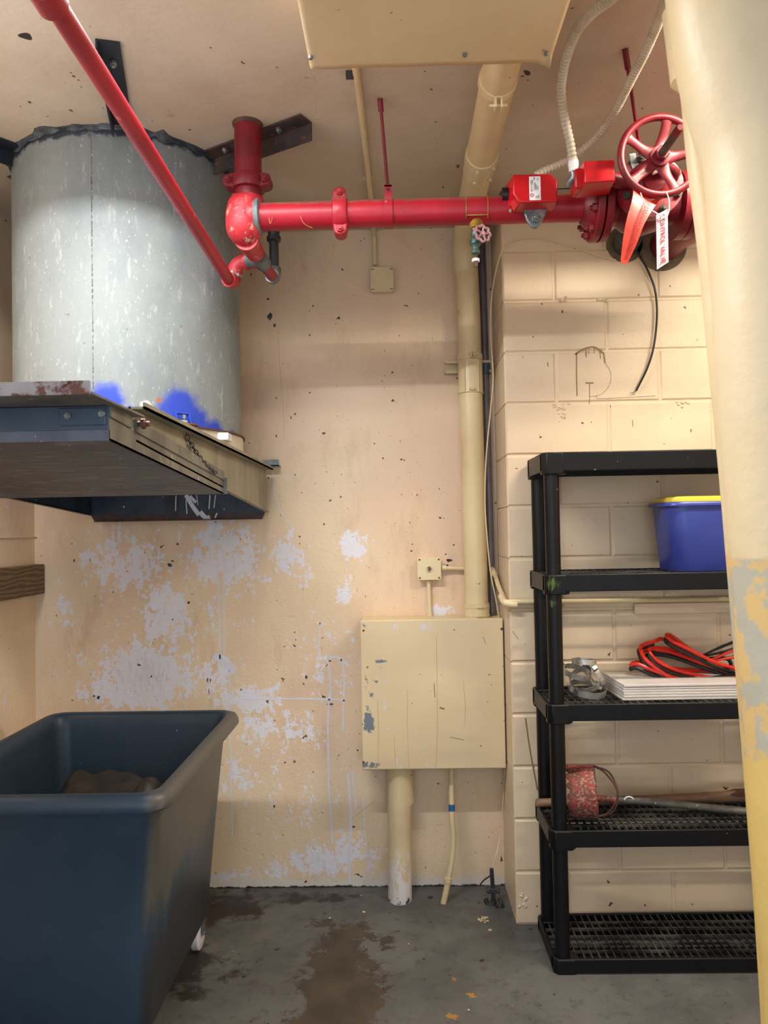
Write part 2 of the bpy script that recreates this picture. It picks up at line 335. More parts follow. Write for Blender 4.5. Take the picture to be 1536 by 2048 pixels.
gp = at(1104, 1205, 2.63); d = t.math('ADD', t.dist(gp), t.math('MULTIPLY', t.math('SUBTRACT', t.noise(50, 5, .7, (2, 2, .4)), .5), .07)); c = t.mix(t.ramp(d, .014, .004, 0, .7), c, S(96, 124, 44))
c = specks(t, c, 60, .765, S(150, 150, 140)); t.col(c); t.bump((t.noise(150, 2), .1, .001)); M['shelf'] = t.fin(.42, 0, .35)
M['lattice'] = simple('dusty_black_lattice_plastic', S(18, 19, 22), .5, 0, S(84, 82, 76), 9, .1, 90)
M['black'] = simple('black_rubber', S(20, 20, 22), .4)
M['cable_red'] = simple('red_cable', S(214, 44, 28), .3)
M['blue_tub'] = simple('blue_plastic', S(62, 76, 160), .32, 0, S(56, 68, 150), 5, .05, 60, (44, .78, S(190, 200, 230)))
M['yellow_lid'] = simple('yellow_plastic', S(238, 212, 72), .35)
M['tile'] = simple('off_white_ceramic', S(214, 208, 204), .35, 0, S(202, 196, 190), 8, .05, 80, (60, .75, S(120, 112, 104)))
M['strap'] = simple('thin_silver_metal', S(200, 198, 192), .32, .55, S(160, 156, 148), 24, .15, 80)
M['wood'] = simple('worn_wood', S(150, 118, 92), .6, 0, S(112, 86, 68), 18, .35, 60, None, None, (.2, 1, 1))
t = NT('rough_board'); w = t.n.new('ShaderNodeTexWave'); w.bands_direction = 'Z'; w.inputs['Scale'].default_value = 16; w.inputs['Distortion'].default_value = 6; w.inputs['Detail'].default_value = 3; w.inputs['Detail Scale'].default_value = 1.2
mp = t.n.new('ShaderNodeMapping'); mp.inputs['Scale'].default_value = (1, .35, 1); t.L(t.pos, mp.inputs[0]); t.L(mp.outputs[0], w.inputs['Vector'])
c = t.mix(w.outputs['Fac'], S(96, 74, 52), S(134, 106, 74)); c = t.mix(t.ramp(t.noise(20, 5, .7), .66, .72), c, S(200, 178, 132)); t.col(c); t.bump((w.outputs['Fac'], .4, .004)); M['board'] = t.fin(.7)
M['stain'] = simple('faint_rust_run', S(206, 172, 126), .45)
t = NT('cabinet_paint'); c = t.mix(t.ramp(t.noise(2, 4), .35, .7), S(230, 209, 168), S(224, 201, 162))
g = t.math('ADD', t.attr('chip'), t.math('MULTIPLY', t.math('SUBTRACT', t.noise(30, 7, .75), .5), 1.8)); p_ = t.math('ADD', t.attr('peel'), t.math('MULTIPLY', t.math('SUBTRACT', t.noise(26, 6, .7, (1.4, 1, .7)), .5), 2.0))
c = t.mix(t.ramp(p_, .62, .72), c, S(224, 218, 220)); c = t.mix(t.ramp(g, .62, .66), c, S(118, 128, 140)); c = specks(t, c, 26, .75, S(150, 112, 72)); c = specks(t, c, 60, .74, S(90, 66, 44))
t.col(c); t.bump((t.noise(5, 3), .15, .02), (t.noise(60, 4), .15, .002), (t.ramp(g, .62, .66), -.4, .001)); M['cab'] = t.fin(.4)
M['cream_flex'] = simple('off_white_ribbed_conduit', S(214, 206, 188), .45, 0, S(200, 186, 160), 12, .05, 50)
M['drip'] = simple('pale_lavender_paint_drip', S(222, 222, 234), .4)
M['drip_cream'] = simple('brown_stain_run', S(196, 162, 118), .5)
M['ochre_mark'] = simple('brown_glue_mark', S(146, 118, 82), .6)
M['tape_blue'] = simple('blue_tape', S(24, 96, 160), .5)
M['gold'] = simple('gold_thread_sealant', S(176, 140, 44), .4, .1, S(130, 96, 30), 60, .3, 80)
M['brass'] = simple('aged_brass', S(132, 100, 84), .45, .5, S(100, 70, 60), 40)
M['green_bronze'] = simple('green_bronze', S(58, 84, 80), .45, .4, S(90, 116, 110), 40)
M['pinkwheel'] = simple('chalky_pink_handwheel', S(196, 150, 158), .5, .1, S(150, 96, 108), 60, .3, 80)
M['grey_cond'] = simple('bare_grey_conduit', S(120, 116, 120), .4, .3, S(104, 100, 104), 8)
M['bag'] = simple('brown_black_bag', S(62, 58, 58), .5, 0, S(46, 44, 44), 12, .5, 20)
M['dark_green'] = simple('dark_green_iron', S(58, 64, 54), .55, .2, S(84, 86, 72), 18, .4, 50)
M['hole'] = simple('raw_mortar', S(120, 106, 84), .8, 0, S(84, 76, 62), 20, .8, 40)
M['can'] = None
t = NT('rusty_red_can'); c = t.mix(t.ramp(t.noise(18, 6, .7), .42, .6), S(140, 52, 46), S(92, 62, 50)); xx = t.sep()[0]
c = t.mix(t.math('MULTIPLY', t.ramp(xx, .585, .62), t.ramp(t.noise(90, 5, .7), .5, .6, 0, .8)), c, S(160, 140, 122)); t.col(c); t.bump((t.noise(90, 5), .7, .004)); M['can'] = t.fin(.65)
M['grey_pipe'] = simple('scuffed_grey_pipe', S(112, 110, 100), .5, .2, S(86, 84, 78), 16, .2, 60, (50, .69, S(190, 188, 180)))

# ------------------------------------------------------------------ setting
YB, XL, ZC = 3.282, -1.60, 2.87
PX, PY = .435, 2.96
XR = 2.3; YN = -1.6
def setk(o): o['kind'] = 'structure'; return o
def grid(name, mat, P, nu, nv, attrs):
    # P(u,v) -> position, attrs: name -> function(U,V) on numpy arrays
    u = np.linspace(0, 1, nu); v = np.linspace(0, 1, nv); U, Vv = np.meshgrid(u, v)
    X, Y, Z = P(U, Vv)
    me = bpy.data.meshes.new(name); n = nu * nv; me.vertices.add(n)
    me.vertices.foreach_set('co', np.stack([X.ravel(), Y.ravel(), Z.ravel()], 1).ravel().astype(np.float32))
    i = np.arange(n).reshape(nv, nu); q = np.stack([i[:-1, :-1].ravel(), i[:-1, 1:].ravel(), i[1:, 1:].ravel(), i[1:, :-1].ravel()], 1)
    m = len(q); me.loops.add(m * 4); me.loops.foreach_set('vertex_index', q.ravel().astype(np.int32)); me.polygons.add(m)
    me.polygons.foreach_set('loop_start', np.arange(0, m * 4, 4, dtype=np.int32)); me.update(calc_edges=True); me.validate()
    for k, fn in attrs.items():
        a = me.attributes.new(k, 'FLOAT', 'POINT'); a.data.foreach_set('value', fn(X, Y, Z).ravel().astype(np.float32))
    me.shade_smooth()
    me.materials.append(mat); o = bpy.data.objects.new(name, me); COL.objects.link(o); return o
def blobs(lst, plane, a=None):
    # lst of (px, py, rx, ry, amp) in photo pixels measured on the given surface; plane(px,py)->world
    out = []
    for px, py, rx, ry, amp in lst:
        c = plane(px, py); e = plane(px + rx, py); g_ = plane(px, py + ry); out.append((c, abs((e - c).length), abs((g_ - c).length), amp))
    return out
def fieldsum(bl, A, B, ia, ib):
    f = np.zeros_like(A)
    for c, ra, rb, amp in bl: f = np.maximum(f, amp * np.exp(-((A - c[ia]) / ra) ** 2 * .8 - ((B - c[ib]) / rb) ** 2 * .8))
    return f
peelB = blobs([(290, 1350, 120, 80, .85), (250, 1130, 110, 75, .62), (330, 1230, 60, 80, .72), (450, 1120, 90, 80, .75), (580, 1110, 50, 60, .6), (440, 1350, 60, 60, .6), (490, 1400, 90, 40, .66),
               (250, 1380, 110, 40, .8), (705, 1090, 38, 30, .72), (690, 1180, 25, 35, .6), (180, 1110, 30, 30, .6), (520, 1460, 60, 50, .6), (590, 1450, 50, 50, .55), (130, 1220, 40, 60, .42),
               (640, 1720, 70, 38, .75), (700, 1700, 60, 45, .66), (560, 1745, 80, 25, .6), (450, 1755, 50, 20, .6), (430, 1050, 20, 30, .8), (610, 1620, 50, 60, .42), (720, 1320, 30, 90, .42), (885, 1225, 30, 14, .7), (200, 1060, 80, 30, .35), (480, 1560, 60, 70, .45), (330, 1250, 240, 260, .36), (560, 1500, 140, 260, .33), (640, 1330, 80, 120, .36)], lambda a, b: at(a, b, YB))
def backplane(U, Vv): return XL + U * (PX + .02 - XL), np.full_like(U, YB), Vv * ZC
def grime(X, Y, Z): return np.maximum(np.exp(-(Z / .03) ** 2) * .9, .35 * np.exp(-((Z - at(600, 1240, YB).z) / .002) ** 2))
wb = setk(grid('wall_back', M['wall'], backplane, 255, 360, {'peel': lambda X, Y, Z: fieldsum(peelB, X, Z, 0, 2), 'grime': grime}))
sl = MB().box((XL - .15, YB + .004, -.15), (PX + .05, YB + .2, ZC + .15)); obj('wall_core', sl, M['wall_plain'], wb)
# pale run marks of old paint, each a thin raised run
def run(px_pts, w, mat='drip', Y=YB, parent=wb, name='paint_run'):
    pts = spline([at(a, b, Y - .0002) for a, b in px_pts], .012); k = random.Random(int(px_pts[0][0] * 7 + px_pts[0][1]))
    ws = [w * k.uniform(.6, 1.25) for _ in range(len(pts))]
    return obj(name, MB().ribbon(pts, lambda t_: ws[int(t_ * (len(pts) - 1))], .0008, (0, -1, 0)), M[mat], parent)
for pts, w in (([(428, 1310), (446, 1322), (470, 1345)], .03), ([(436, 1135), (437, 1200), (440, 1318)], .006), ([(447, 1165), (448, 1310)], .005), ([(458, 1340), (459, 1420), (462, 1560), (464, 1675)], .006),
               ([(640, 1245), (637, 1290), (638, 1318)], .006), ([(634, 1246), (652, 1248)], .008), ([(655, 1318), (672, 1314), (690, 1325), (698, 1332)], .012), ([(655, 1318), (660, 1360), (656, 1450), (658, 1570), (665, 1688)], .008),
               ([(682, 1318), (688, 1350), (686, 1462)], .007), ([(696, 1548), (700, 1600), (702, 1640), (698, 1700), (700, 1768)], .011), ([(705, 1540), (712, 1620)], .006), ([(734, 1582), (727, 1610), (732, 1690), (740, 1760)], .004),
               ([(545, 945), (548, 985), (560, 1020), (590, 1060)], .004), ([(480, 1398), (620, 1398), (690, 1401)], .007), ([(662, 1375), (661, 1398)], .006), ([(430, 1045), (433, 1085)], .022)):
    run(pts, w)
for pts, w in (([(556, 660), (560, 740), (566, 800), (568, 880)], .0016), ([(700, 1640), (752, 1600)], .0015)): run(pts, w, 'drip_cream', name='stain_run')
# little dark chips
ch = MB(); rnd = random.Random(5)
for px, py, w, h in ((540, 634, 14, 20), (549, 650, 9, 10), (590, 828, 8, 6), (582, 835, 5, 8), (626, 612, 4, 6), (661, 1408, 20, 6), (340, 1130, 16, 10), (355, 1088, 7, 8), (197, 1395, 10, 9), (188, 1392, 7, 6), (415, 1360, 4, 12), (421, 1360, 4, 12), (418, 1382, 3, 14), (278, 1330, 10, 7), (303, 1353, 6, 7), (345, 1122, 10, 5)):
    c0 = at(px, py, YB); n = 9
    ch.prism([c0 + V(math.cos(k * 2 * math.pi / n) * w * .0008 * rnd.uniform(.6, 1.2), 0, math.sin(k * 2 * math.pi / n) * h * .0009 * rnd.uniform(.6, 1.2)) for k in range(n)], (0, -.0008, 0))
obj('paint_chip', ch, M['tar'], wb, kind='stuff')

wl = setk(obj('wall_left', MB().box((XL - .15, YN, -.15), (XL, YB + .15, ZC + .15)), M['wall_plain']))
obj('form_ridge', MB().box((XL - .01, YN, atx(30, 1075, XL).z - .004), (XL + .004, YB, atx(30, 1075, XL).z + .004)), M['wall_plain'], wl, bevel=.003)
setk(obj('wall_far_right', MB().box((XR, YN, -.15), (XR + .15, YB + .15, ZC + .15)), M['wall_plain']))
ceil = setk(obj('ceiling', MB().box((XL - .15, YN, ZC), (XR + .15, YB + .15, ZC + .15)), M['ceiling']))
fl = setk(grid('floor', M['floor'], lambda U, Vv: (XL - .1 + U * (XR - XL + .2), YN + Vv * (YB + .1 - YN), np.zeros_like(U)), 240, 300, {
    'wear': (lambda b: (lambda X, Y, Z: fieldsum(b, X, Y, 0, 1)))(blobs([(680, 1960, 85, 100, 1.15), (690, 1880, 65, 50, .95), (730, 2000, 60, 60, .9), (650, 2047, 90, 60, 1.1), (760, 1890, 50, 40, .55), (640, 1840, 60, 22, .6)], lambda a, b: atz(a, b, 0))),
    'dark': (lambda b: (lambda X, Y, Z: fieldsum(b, X, Y, 0, 1)))(blobs([(440, 1810, 130, 50, .9), (370, 1950, 70, 90, .95), (460, 1930, 100, 60, .62), (600, 1795, 180, 22, .8), (830, 1905, 80, 50, .3), (900, 2010, 90, 30, .35), (1000, 1780, 30, 15, .4)], lambda a, b: atz(a, b, 0))),
    'ochre': (lambda b: (lambda X, Y, Z: fieldsum(b, X, Y, 0, 1)))(blobs([(905, 2032, 24, 14, .95), (945, 1990, 22, 9, .95), (915, 1958, 26, 8, .85), (1020, 2011, 14, 8, .85), (980, 1856, 7, 4, 1.0), (700, 1770, 12, 3, .5)], lambda a, b: atz(a, b, 0)))}))
obj('slab', MB().box((XL - .15, YN, -.15), (XR + .15, YB + .15, -.004)), M['hole'], fl)
# concrete skirting ridge where wall meets floor
sp = MB(); rnd = random.Random(2)
for px, py in ((966, 1838), (972, 1835), (962, 1842), (970, 1845), (958, 1839), (975, 1842), (965, 1834), (968, 1840), (728, 1824), (660, 1836), (938, 2020), (980, 1860)):
    c0 = atz(px, py, 0); n = 7; r = rnd.uniform(.003, .009)
    sp.prism([c0 + V(math.cos(k * 2 * math.pi / n) * r * rnd.uniform(.6, 1.3), math.sin(k * 2 * math.pi / n) * r * rnd.uniform(.6, 1.3), 0) for k in range(n)], (0, 0, .0012))
obj('paint_flake', sp, M['cream_pipe'], fl, kind='stuff')

# right wall of painted blocks
wr = setk(obj('wall_right', MB().box((PX + .004, PY + .0055, -.1), (XR + .1, YB + .1, ZC + .1)), M['block']))
CH_, BW = .2032, .4064
def blockmesh(w, h, d):
    e = .006; g_ = .0028; b = .007; x0, x1, z0, z1 = g_, w - g_, g_, h - g_
    m = MB(); y0 = 0; y1 = d
    fr = [V(x0 + b, y0, z0 + b), V(x1 - b, y0, z0 + b), V(x1 - b, y0, z1 - b), V(x0 + b, y0, z1 - b)]
    md = [V(x0, y0 + e, z0), V(x1, y0 + e, z0), V(x1, y0 + e, z1), V(x0, y0 + e, z1)]
    bk = [V(x0, y1, z0), V(x1, y1, z0), V(x1, y1, z1), V(x0, y1, z1)]
    m.loft([fr, md, bk]); return m
bcache = {}
rnd = random.Random(9)
def block(x, z, w, h, d):
    k = (round(w, 3), round(h, 3), round(d, 2))
    if k not in bcache:
        o = obj('block', blockmesh(w, h, d), M['block'], wr, smooth=0); bcache[k] = o.data
    else:
        o = bpy.data.objects.new('block', bcache[k]); COL.objects.link(o); o.parent = wr
    o.location = V(x, PY + rnd.uniform(-.0008, .0006), z); return o
for i in range(14):
    h = CH_ if i < 13 else ZC - 13 * CH_
    x = PX; first = True
    while x < XR - .01:
        w = BW
        if first and i % 2 == 0: w = BW / 2
        w = min(w, XR - x)
        block(x - (.003 if first else 0), i * CH_, w + (.003 if first else 0), h, .322 if first else .03); first = False; x += w
# brown glue outline marks on the blocks
def mark(pp, w): obj('glue_mark', MB().ribbon(spline([at(a, b, PY - .0008) for a, b in pp], .006), w, .0006, (0, -1, 0)), M['ochre_mark'], wr)
mark([(1150, 709), (1165, 699), (1185, 694), (1198, 699), (1207, 707)], .006); mark([(1153, 706), (1153, 750), (1154, 792)], .004)
mark([(1207, 705), (1210, 726)], .005); mark([(1200, 702), (1201, 718)], .003); mark([(1172, 700), (1172, 714)], .004); mark([(1178, 697), (1178, 708)], .002); mark([(1188, 696), (1188, 706)], .003)
mark([(1171, 766), (1187, 766)], .005); mark([(1179, 768), (1179, 808)], .0025); mark([(1210, 726), (1221, 745), (1219, 770), (1200, 790), (1180, 793)], .0012); mark([(1195, 788), (1195, 797), (1250, 795), (1310, 792)], .0015)
mark([(1095, 725), (1096, 733)], .004); mark([(1265, 840), (1266, 853)], .003); mark([(1382, 858), (1382, 864)], .005)
mark([(1051, 1436), (1060, 1500), (1075, 1580)], .006); mark([(1025, 1262), (1036, 1278)], .002)
blob = MB(); rnd = random.Random(4)
for (bx, by, n, sx, sz) in ((1122, 826, 14, 8, 14), (1122, 812, 14, 16, 7), (1366, 808, 12, 12, 6), (1045, 1800, 10, 8, 16), (1205, 597, 8, 10, 5), (1127, 598, 6, 6, 4)):
    for _ in range(n):
        c0 = at(bx + rnd.uniform(-sx, sx), by + rnd.uniform(-sz, sz), PY); r = rnd.uniform(.004, .009)
        blob.lathe(c0 + V(0, .002, 0), (0, -1, 0), [(0, r), (.004, r * .8), (.006, r * .35)], 8)
obj('mortar_lump', blob, M['block'], wr, kind='stuff', smooth=80)

# lipped ceiling fixtures holding the lamps
for L0, hl, side in ((LA, .62, 'left'), (LB, .43, 'right')):
    fx_ = thing('ceiling_light', 'white lipped strip light on the ceiling, %s one, above the frame' % side, 'light', (L0.x, L0.y, ZC))
    z0 = 2.813
    obj('housing', MB().box((L0.x - hl, L0.y - .12, z0), (L0.x + hl, L0.y - .116, ZC)).box((L0.x - hl, L0.y + .116, z0), (L0.x + hl, L0.y + .12, ZC)).box((L0.x - hl, L0.y - .12, z0), (L0.x - hl + .004, L0.y + .12, ZC)).box((L0.x + hl - .004, L0.y - .12, z0), (L0.x + hl, L0.y + .12, ZC)).box((L0.x - hl, L0.y - .12, ZC - .004), (L0.x + hl, L0.y + .12, ZC - .001)), M['white'], fx_)
    tb = simple('lit_tube_' + side, S(255, 250, 240)); tb.node_tree.nodes['Principled BSDF'].inputs['Emission Color'].default_value = (1, .95, .88, 1); tb.node_tree.nodes['Principled BSDF'].inputs['Emission Strength'].default_value = 3
    obj('tube', MB().cyl((L0.x - hl + .03, L0.y, 2.856), (L0.x + hl - .03, L0.y, 2.856), .007, 10), tb, fx_)

# rough board on the left wall
bz0, bz1 = atx(0, 1203, XL + .045).z, atx(0, 1137, XL + .045).z
o = obj('wooden_board', MB().box((XL, .6, bz0), (XL + .046, YB - .004, bz1)), M['board'], loc=(XL, 2, bz0), bevel=.004)
tag(o, 'rough brown timber board fixed along the left wall', 'board')

# ------------------------------------------------------------------ trash chute
zb = on_chute(330, 862).z + .0
chute = thing('trash_chute', 'large grey galvanised round trash chute coming down from the ceiling', 'chute', (CH.x, CH.y, 1.88))
ZCB = 1.905
N = 72
def ring(r, z, x=CH.x, y=CH.y, n=N): return [V(x + r * math.cos(2 * math.pi * k / n), y + r * math.sin(2 * math.pi * k / n), z) for k in range(n)]
obj('shell', MB().loft([ring(CR, ZCB), ring(CR, 2.2), ring(CR, 2.5), ring(CR, ZC), ring(CR - .004, ZC), ring(CR - .004, ZCB)], False, True, True), M['chute'], chute)
p0 = on_chute(184, 520); a0 = math.atan2(p0.y - CH.y, p0.x - CH.x)
sm = MB(); rnd = random.Random(3); z = ZCB
while z < ZC - .02:
    r = rnd.uniform(.0015, .0032); sm.lathe((CH.x + (CR - .0008) * math.cos(a0), CH.y + (CR - .0008) * math.sin(a0), z), (0, 0, 1), [(0, r * .5), (.004, r), (.010, r), (.014, r * .4)], 6); z += rnd.uniform(.012, .02)
obj('seam', sm, M['galv'], chute, label='beaded vertical weld seam', kind='stuff')
tr = MB(); rnd = random.Random(11); rings = []
for k in range(140):
    a = 2 * math.pi * k / 140; h = .006 + .022 * abs(mnoise.noise(V(math.cos(a) * 6, math.sin(a) * 6, 1))) ; o_ = .002 + .05 * max(0, mnoise.noise(V(math.cos(a) * 9, math.sin(a) * 9, 4)))
    cx, sy = math.cos(a), math.sin(a)
    rings.append([V(CH.x + cx * (CR + o_ + .012), CH.y + sy * (CR + o_ + .012), ZC + .001), V(CH.x + cx * (CR + o_ * .7), CH.y + sy * (CR + o_ * .7), ZC - h * .35), V(CH.x + cx * (CR + .003), CH.y + sy * (CR + .003), ZC - h * 1.4), V(CH.x + cx * (CR - .002), CH.y + sy * (CR - .002), ZC)])
tr.loft(rings, False, True, True); obj('ceiling_sealant', tr, M['tar'], chute, smooth=60)
obj('bottom_ring', MB().loft([ring(CR - .01, ZCB - .006), ring(CR + .012, ZCB - .006), ring(CR + .012, ZCB), ring(CR - .01, ZCB)], False, True, True), M['rust'], chute, label='rusted bottom flange ring')
obj('liner', MB().loft([ring(CR + .006, ZCB - .006), ring(CR + .006, 1.832), ring(CR - .004, 1.832), ring(CR - .004, ZCB - .006)], False, True, True), M['cream_flex'], chute, label='pale inner liner showing below the shell')
# clamp bracket with bolt in the blue patch
pb = on_chute(364, 838); od = (pb - CH); od.z = 0; od.normalize(); tg = V(-od.y, od.x, 0)
br = MB()
def fr(o, x, y, z_): return o + tg * x + od * y + V(0, 0, z_)
B0 = V(pb.x, pb.y, pb.z)
for s_ in (-1, 1): br.hexa([fr(B0, s_ * .024 - .002, -.01, -.02), fr(B0, s_ * .024 + .002, -.01, -.02), fr(B0, s_ * .024 + .002, .02, -.02), fr(B0, s_ * .024 - .002, .02, -.02), fr(B0, s_ * .024 - .002, -.01, .022), fr(B0, s_ * .024 + .002, -.01, .022), fr(B0, s_ * .024 + .002, .004, .022), fr(B0, s_ * .024 - .002, .004, .022)])
br.hexa([fr(B0, -.024, -.006, .018), fr(B0, .024, -.006, .018), fr(B0, .024, .004, .018), fr(B0, -.024, .004, .018), fr(B0, -.024, -.006, .023), fr(B0, .024, -.006, .023), fr(B0, .024, .004, .023), fr(B0, -.024, .004, .023)])
bl_ = simple('sprayed_blue', S(40, 70, 180), .45); bk_ = obj('clamp_bracket', br, bl_, chute, label='blue sprayed clamp bracket')
obj('washer_plate', MB().lathe(fr(B0, 0, .02, -.026), (0, 0, 1), [(0, .045), (.006, .04), (.008, .02)], 20), M['rust'], bk_)
obj('bolt', MB().cyl(fr(B0, 0, .016, -.05), fr(B0, 0, .016, .012), .006, 10).nut(fr(B0, 0, .016, -.018), (0, 0, 1), .012, .012), M['galv'], bk_)

# braces between chute and ceiling
def brace(a, b, w, h, name, label, mat):
    a = Vector(a); b = Vector(b); d = (b - a).normalized(); s_ = V(-d.y, d.x, 0)
    m = MB()
    def seg(s0, s1, z0, z1): m.hexa([a + s_ * s0 + V(0, 0, z0), b + s_ * s0 + V(0, 0, z0), b + s_ * s1 + V(0, 0, z0), a + s_ * s1 + V(0, 0, z0), a + s_ * s0 + V(0, 0, z1), b + s_ * s0 + V(0, 0, z1), b + s_ * s1 + V(0, 0, z1), a + s_ * s1 + V(0, 0, z1)])
    r = thing('chute_brace', label, 'bracket', (a.x, a.y, ZC - h), 'angle iron braces round the chute')
    seg(-w / 2, w / 2, -.006, 0); seg(-w / 2, -w / 2 + .006, -h, -.006)
    obj('angle', m, M[mat], r)
    for q in (.25, .8): obj('bolt', MB().nut(a.lerp(b, q) + s_ * (w * .1) + V(0, 0, -.006), (0, 0, -1), .011, .010), M['galv'], r)
    return r
zc = ZC - .001
c1 = atz(244, 292, zc); brace((-.862, 2.375, zc), tuple(atz(215, 80, zc)), .062, .045, 'b', 'black angle iron brace running toward camera from front of chute', 'black_iron')
e1 = atz(612, 236, zc); brace(tuple(e1), (CH.x + .40 * math.cos(-.52), CH.y + .40 * math.sin(-.52), zc), .062, .06, 'b', 'rust-brown angle iron brace behind the red riser, right of chute', 'rusty_iron')
brace((CH.x - .29, CH.y - .28, zc), (CH.x - .50, CH.y - .53, zc), .065, .055, 'b', 'dark angle iron brace at far left of the chute top', 'black_iron')
brace((CH.x + .36, CH.y + .18, zc), (-.345, 3.2, zc), .07, .02, 'b', 'dark flat brace end peeking out under the red main', 'black_iron')
r = thing('threaded_rod', 'short threaded rod with nut sticking out beside chute top', 'rod', tuple(at(345, 258, 2.42)))
obj('rod', MB().cyl(at(300, 257, 2.5), at(381, 258, 2.42), .004, 10), M['dark_pipe'], r); obj('nut', MB().nut(at(352, 258, 2.448), (1, 0, 0), .010, .012), M['dark_pipe'], r)

# ------------------------------------------------------------------ discharge gate under the chute
gate = thing('chute_gate', 'dark steel sliding discharge gate and frame under the chute', 'chute gate', (-.94, 2.4, 1.60))
XG0, XG1 = -1.315, -.567
def webz(y): return 1.688 + (y - 2.39) * (1.632 - 1.688) / .81
for nm, X, sgn in (('right', XG1, 1), ('left', XG0, -1)):
    m = MB(); y0, y1 = 1.58, 3.225; t_ = .005 * sgn
    m.hexa([V(X, y0, webz(y0)), V(X + t_, y0, webz(y0)), V(X + t_, y1, webz(y1)), V(X, y1, webz(y1)), V(X, y0, 1.817), V(X + t_, y0, 1.817), V(X + t_, y1, 1.817), V(X, y1, 1.817)])
    m.box((X, y0, 1.812), (X + .036 * sgn, y1, 1.817)); m.hexa([V(X + .031 * sgn, y0, 1.812), V(X + .036 * sgn, y0, 1.812), V(X + .036 * sgn, y1, 1.812), V(X + .031 * sgn, y1, 1.812), V(X + .031 * sgn, y0, 1.826), V(X + .036 * sgn, y0, 1.826), V(X + .036 * sgn, y1, 1.826), V(X + .031 * sgn, y1, 1.826)])
    # small bottom lip
    m.hexa([V(X, y0, webz(y0) - .002), V(X + .016 * sgn, y0, webz(y0) - .002), V(X + .016 * sgn, y1, webz(y1) - .002), V(X, y1, webz(y1) - .002), V(X, y0, webz(y0) + .003), V(X + .016 * sgn, y0, webz(y0) + .003), V(X + .016 * sgn, y1, webz(y1) + .003), V(X, y1, webz(y1) + .003)])
    obj('side_channel', m, M['steel_pale'] if sgn > 0 else M['blueblack'], gate)
m = MB(); m.prism([V(XG0 + .015, 3.205, 1.60), V(XG1 - .012, 3.205, 1.60), V(XG1, 3.205, 1.625), V(XG1, 3.205, 1.81), V(XG0, 3.205, 1.81), V(XG0, 3.205, 1.625)], (0, .005, 0))
rp = obj('rear_plate', m, M['blueblack'], gate, label='blue black rear plate with white paint splashes')
m = MB()
for pp, w in (([(372, 990), (385, 1012), (398, 1030)], .018), ([(380, 992), (392, 1005)], .012), ([(352, 991), (351, 1022)], .004), ([(400, 1024), (412, 1036), (420, 1034)], .02), ([(420, 990), (418, 1018)], .005), ([(431, 990), (428, 1016)], .004), ([(372, 1000), (374, 1028)], .004), ([(393, 990), (396, 1010)], .003), ([(434, 1026), (430, 1036)], .006)):
    m.ribbon(spline([at(a, b, 3.2045) for a, b in pp], .006), w, .0006, (0, -1, 0))
obj('paint_splash', m, M['drip'], rp, kind='stuff', label='white paint runs')
obj('rear_rail', MB().box((XG0 + .02, 3.18, 1.60), (XG1 - .02, 3.205, 1.604)), M['rust'], gate)
m = MB().box((-1.40, 1.30, 1.793), (-.531, 1.575, 1.797)); obj('top_plate', m, M['steel'], gate)
m = MB().box((-1.40, 1.296, 1.792), (-.533, 1.301, 1.816)); obj('front_lip', m, M['rust_white'], gate, label='rust flecked white front lip')
# sliding door
TY0, TY1, TX0, TX1 = 1.43, 2.375, -1.345, -.551
def tz(y): return 1.727 + (y - TY0) * (1.668 - 1.727) / (TY1 - TY0)
def slab(m, x0, x1, y0, y1, a0, a1):
    m.hexa([V(x0, y0, tz(y0) + a0), V(x1, y0, tz(y0) + a0), V(x1, y1, tz(y1) + a0), V(x0, y1, tz(y1) + a0), V(x0, y0, tz(y0) + a1), V(x1, y0, tz(y0) + a1), V(x1, y1, tz(y1) + a1), V(x0, y1, tz(y1) + a1)]); return m
dr = obj('sliding_door', slab(MB(), TX0, TX1, TY0, TY1, 0, .005), M['plate'], gate, label='scratched dark steel sliding door underside')
m = slab(MB(), TX1 - .004, TX1, TY0, TY1, 0, .068)
slab(m, TX1, TX1 + .004, 1.572, TY1, .044, .071); slab(m, TX1, TX1 + .004, TY0, 1.545, .046, .071)
m.box((TX1 - .012, TY1 - .001, tz(TY1)), (TX1 + .012, TY1 + .003, tz(TY1) + .052))
obj('door_side', m, M['steel'], dr)
m = MB(); m.box((TX0, TY0 - .004, tz(TY0) + .021), (TX1, TY0 + .001, tz(TY0) + .070)); m.box((TX0, TY0 - .012, tz(TY0) + .066), (TX1, TY0, tz(TY0) + .070))
obj('front_bar', m, M['steel_blue'], dr, label='blue grey front bar')
obj('front_edge', MB().box((TX0, TY0 - .001, tz(TY0)), (TX1, TY0 + .004, tz(TY0) + .021)), M['steel_lip'], dr)
pA, pB = at(121, 832, TY0), at(214, 830, TY0)
sq = obj('splice_plate', MB().box((pA.x, TY0 - .008, tz(TY0) + .029), (TX1 - .004, TY0 - .004, tz(TY0) + .063)), M['steel_blue'], dr, bevel=.003)
for px in (136, 204):
    p = at(px, 832, TY0 - .008); p.z = tz(TY0) + .050 - (.0 if px > 150 else .003); obj('bolt', MB().nut(p, (0, -1, 0), .0075, .005), M['galv'], dr)
pr = atx(272, 848, TX1); obj('roller_bolt', MB().cyl(pr, pr + V(.03, 0, 0), .006, 10).nut(pr + V(.012, 0, 0), (1, 0, 0), .011, .01), M['brass'], dr)
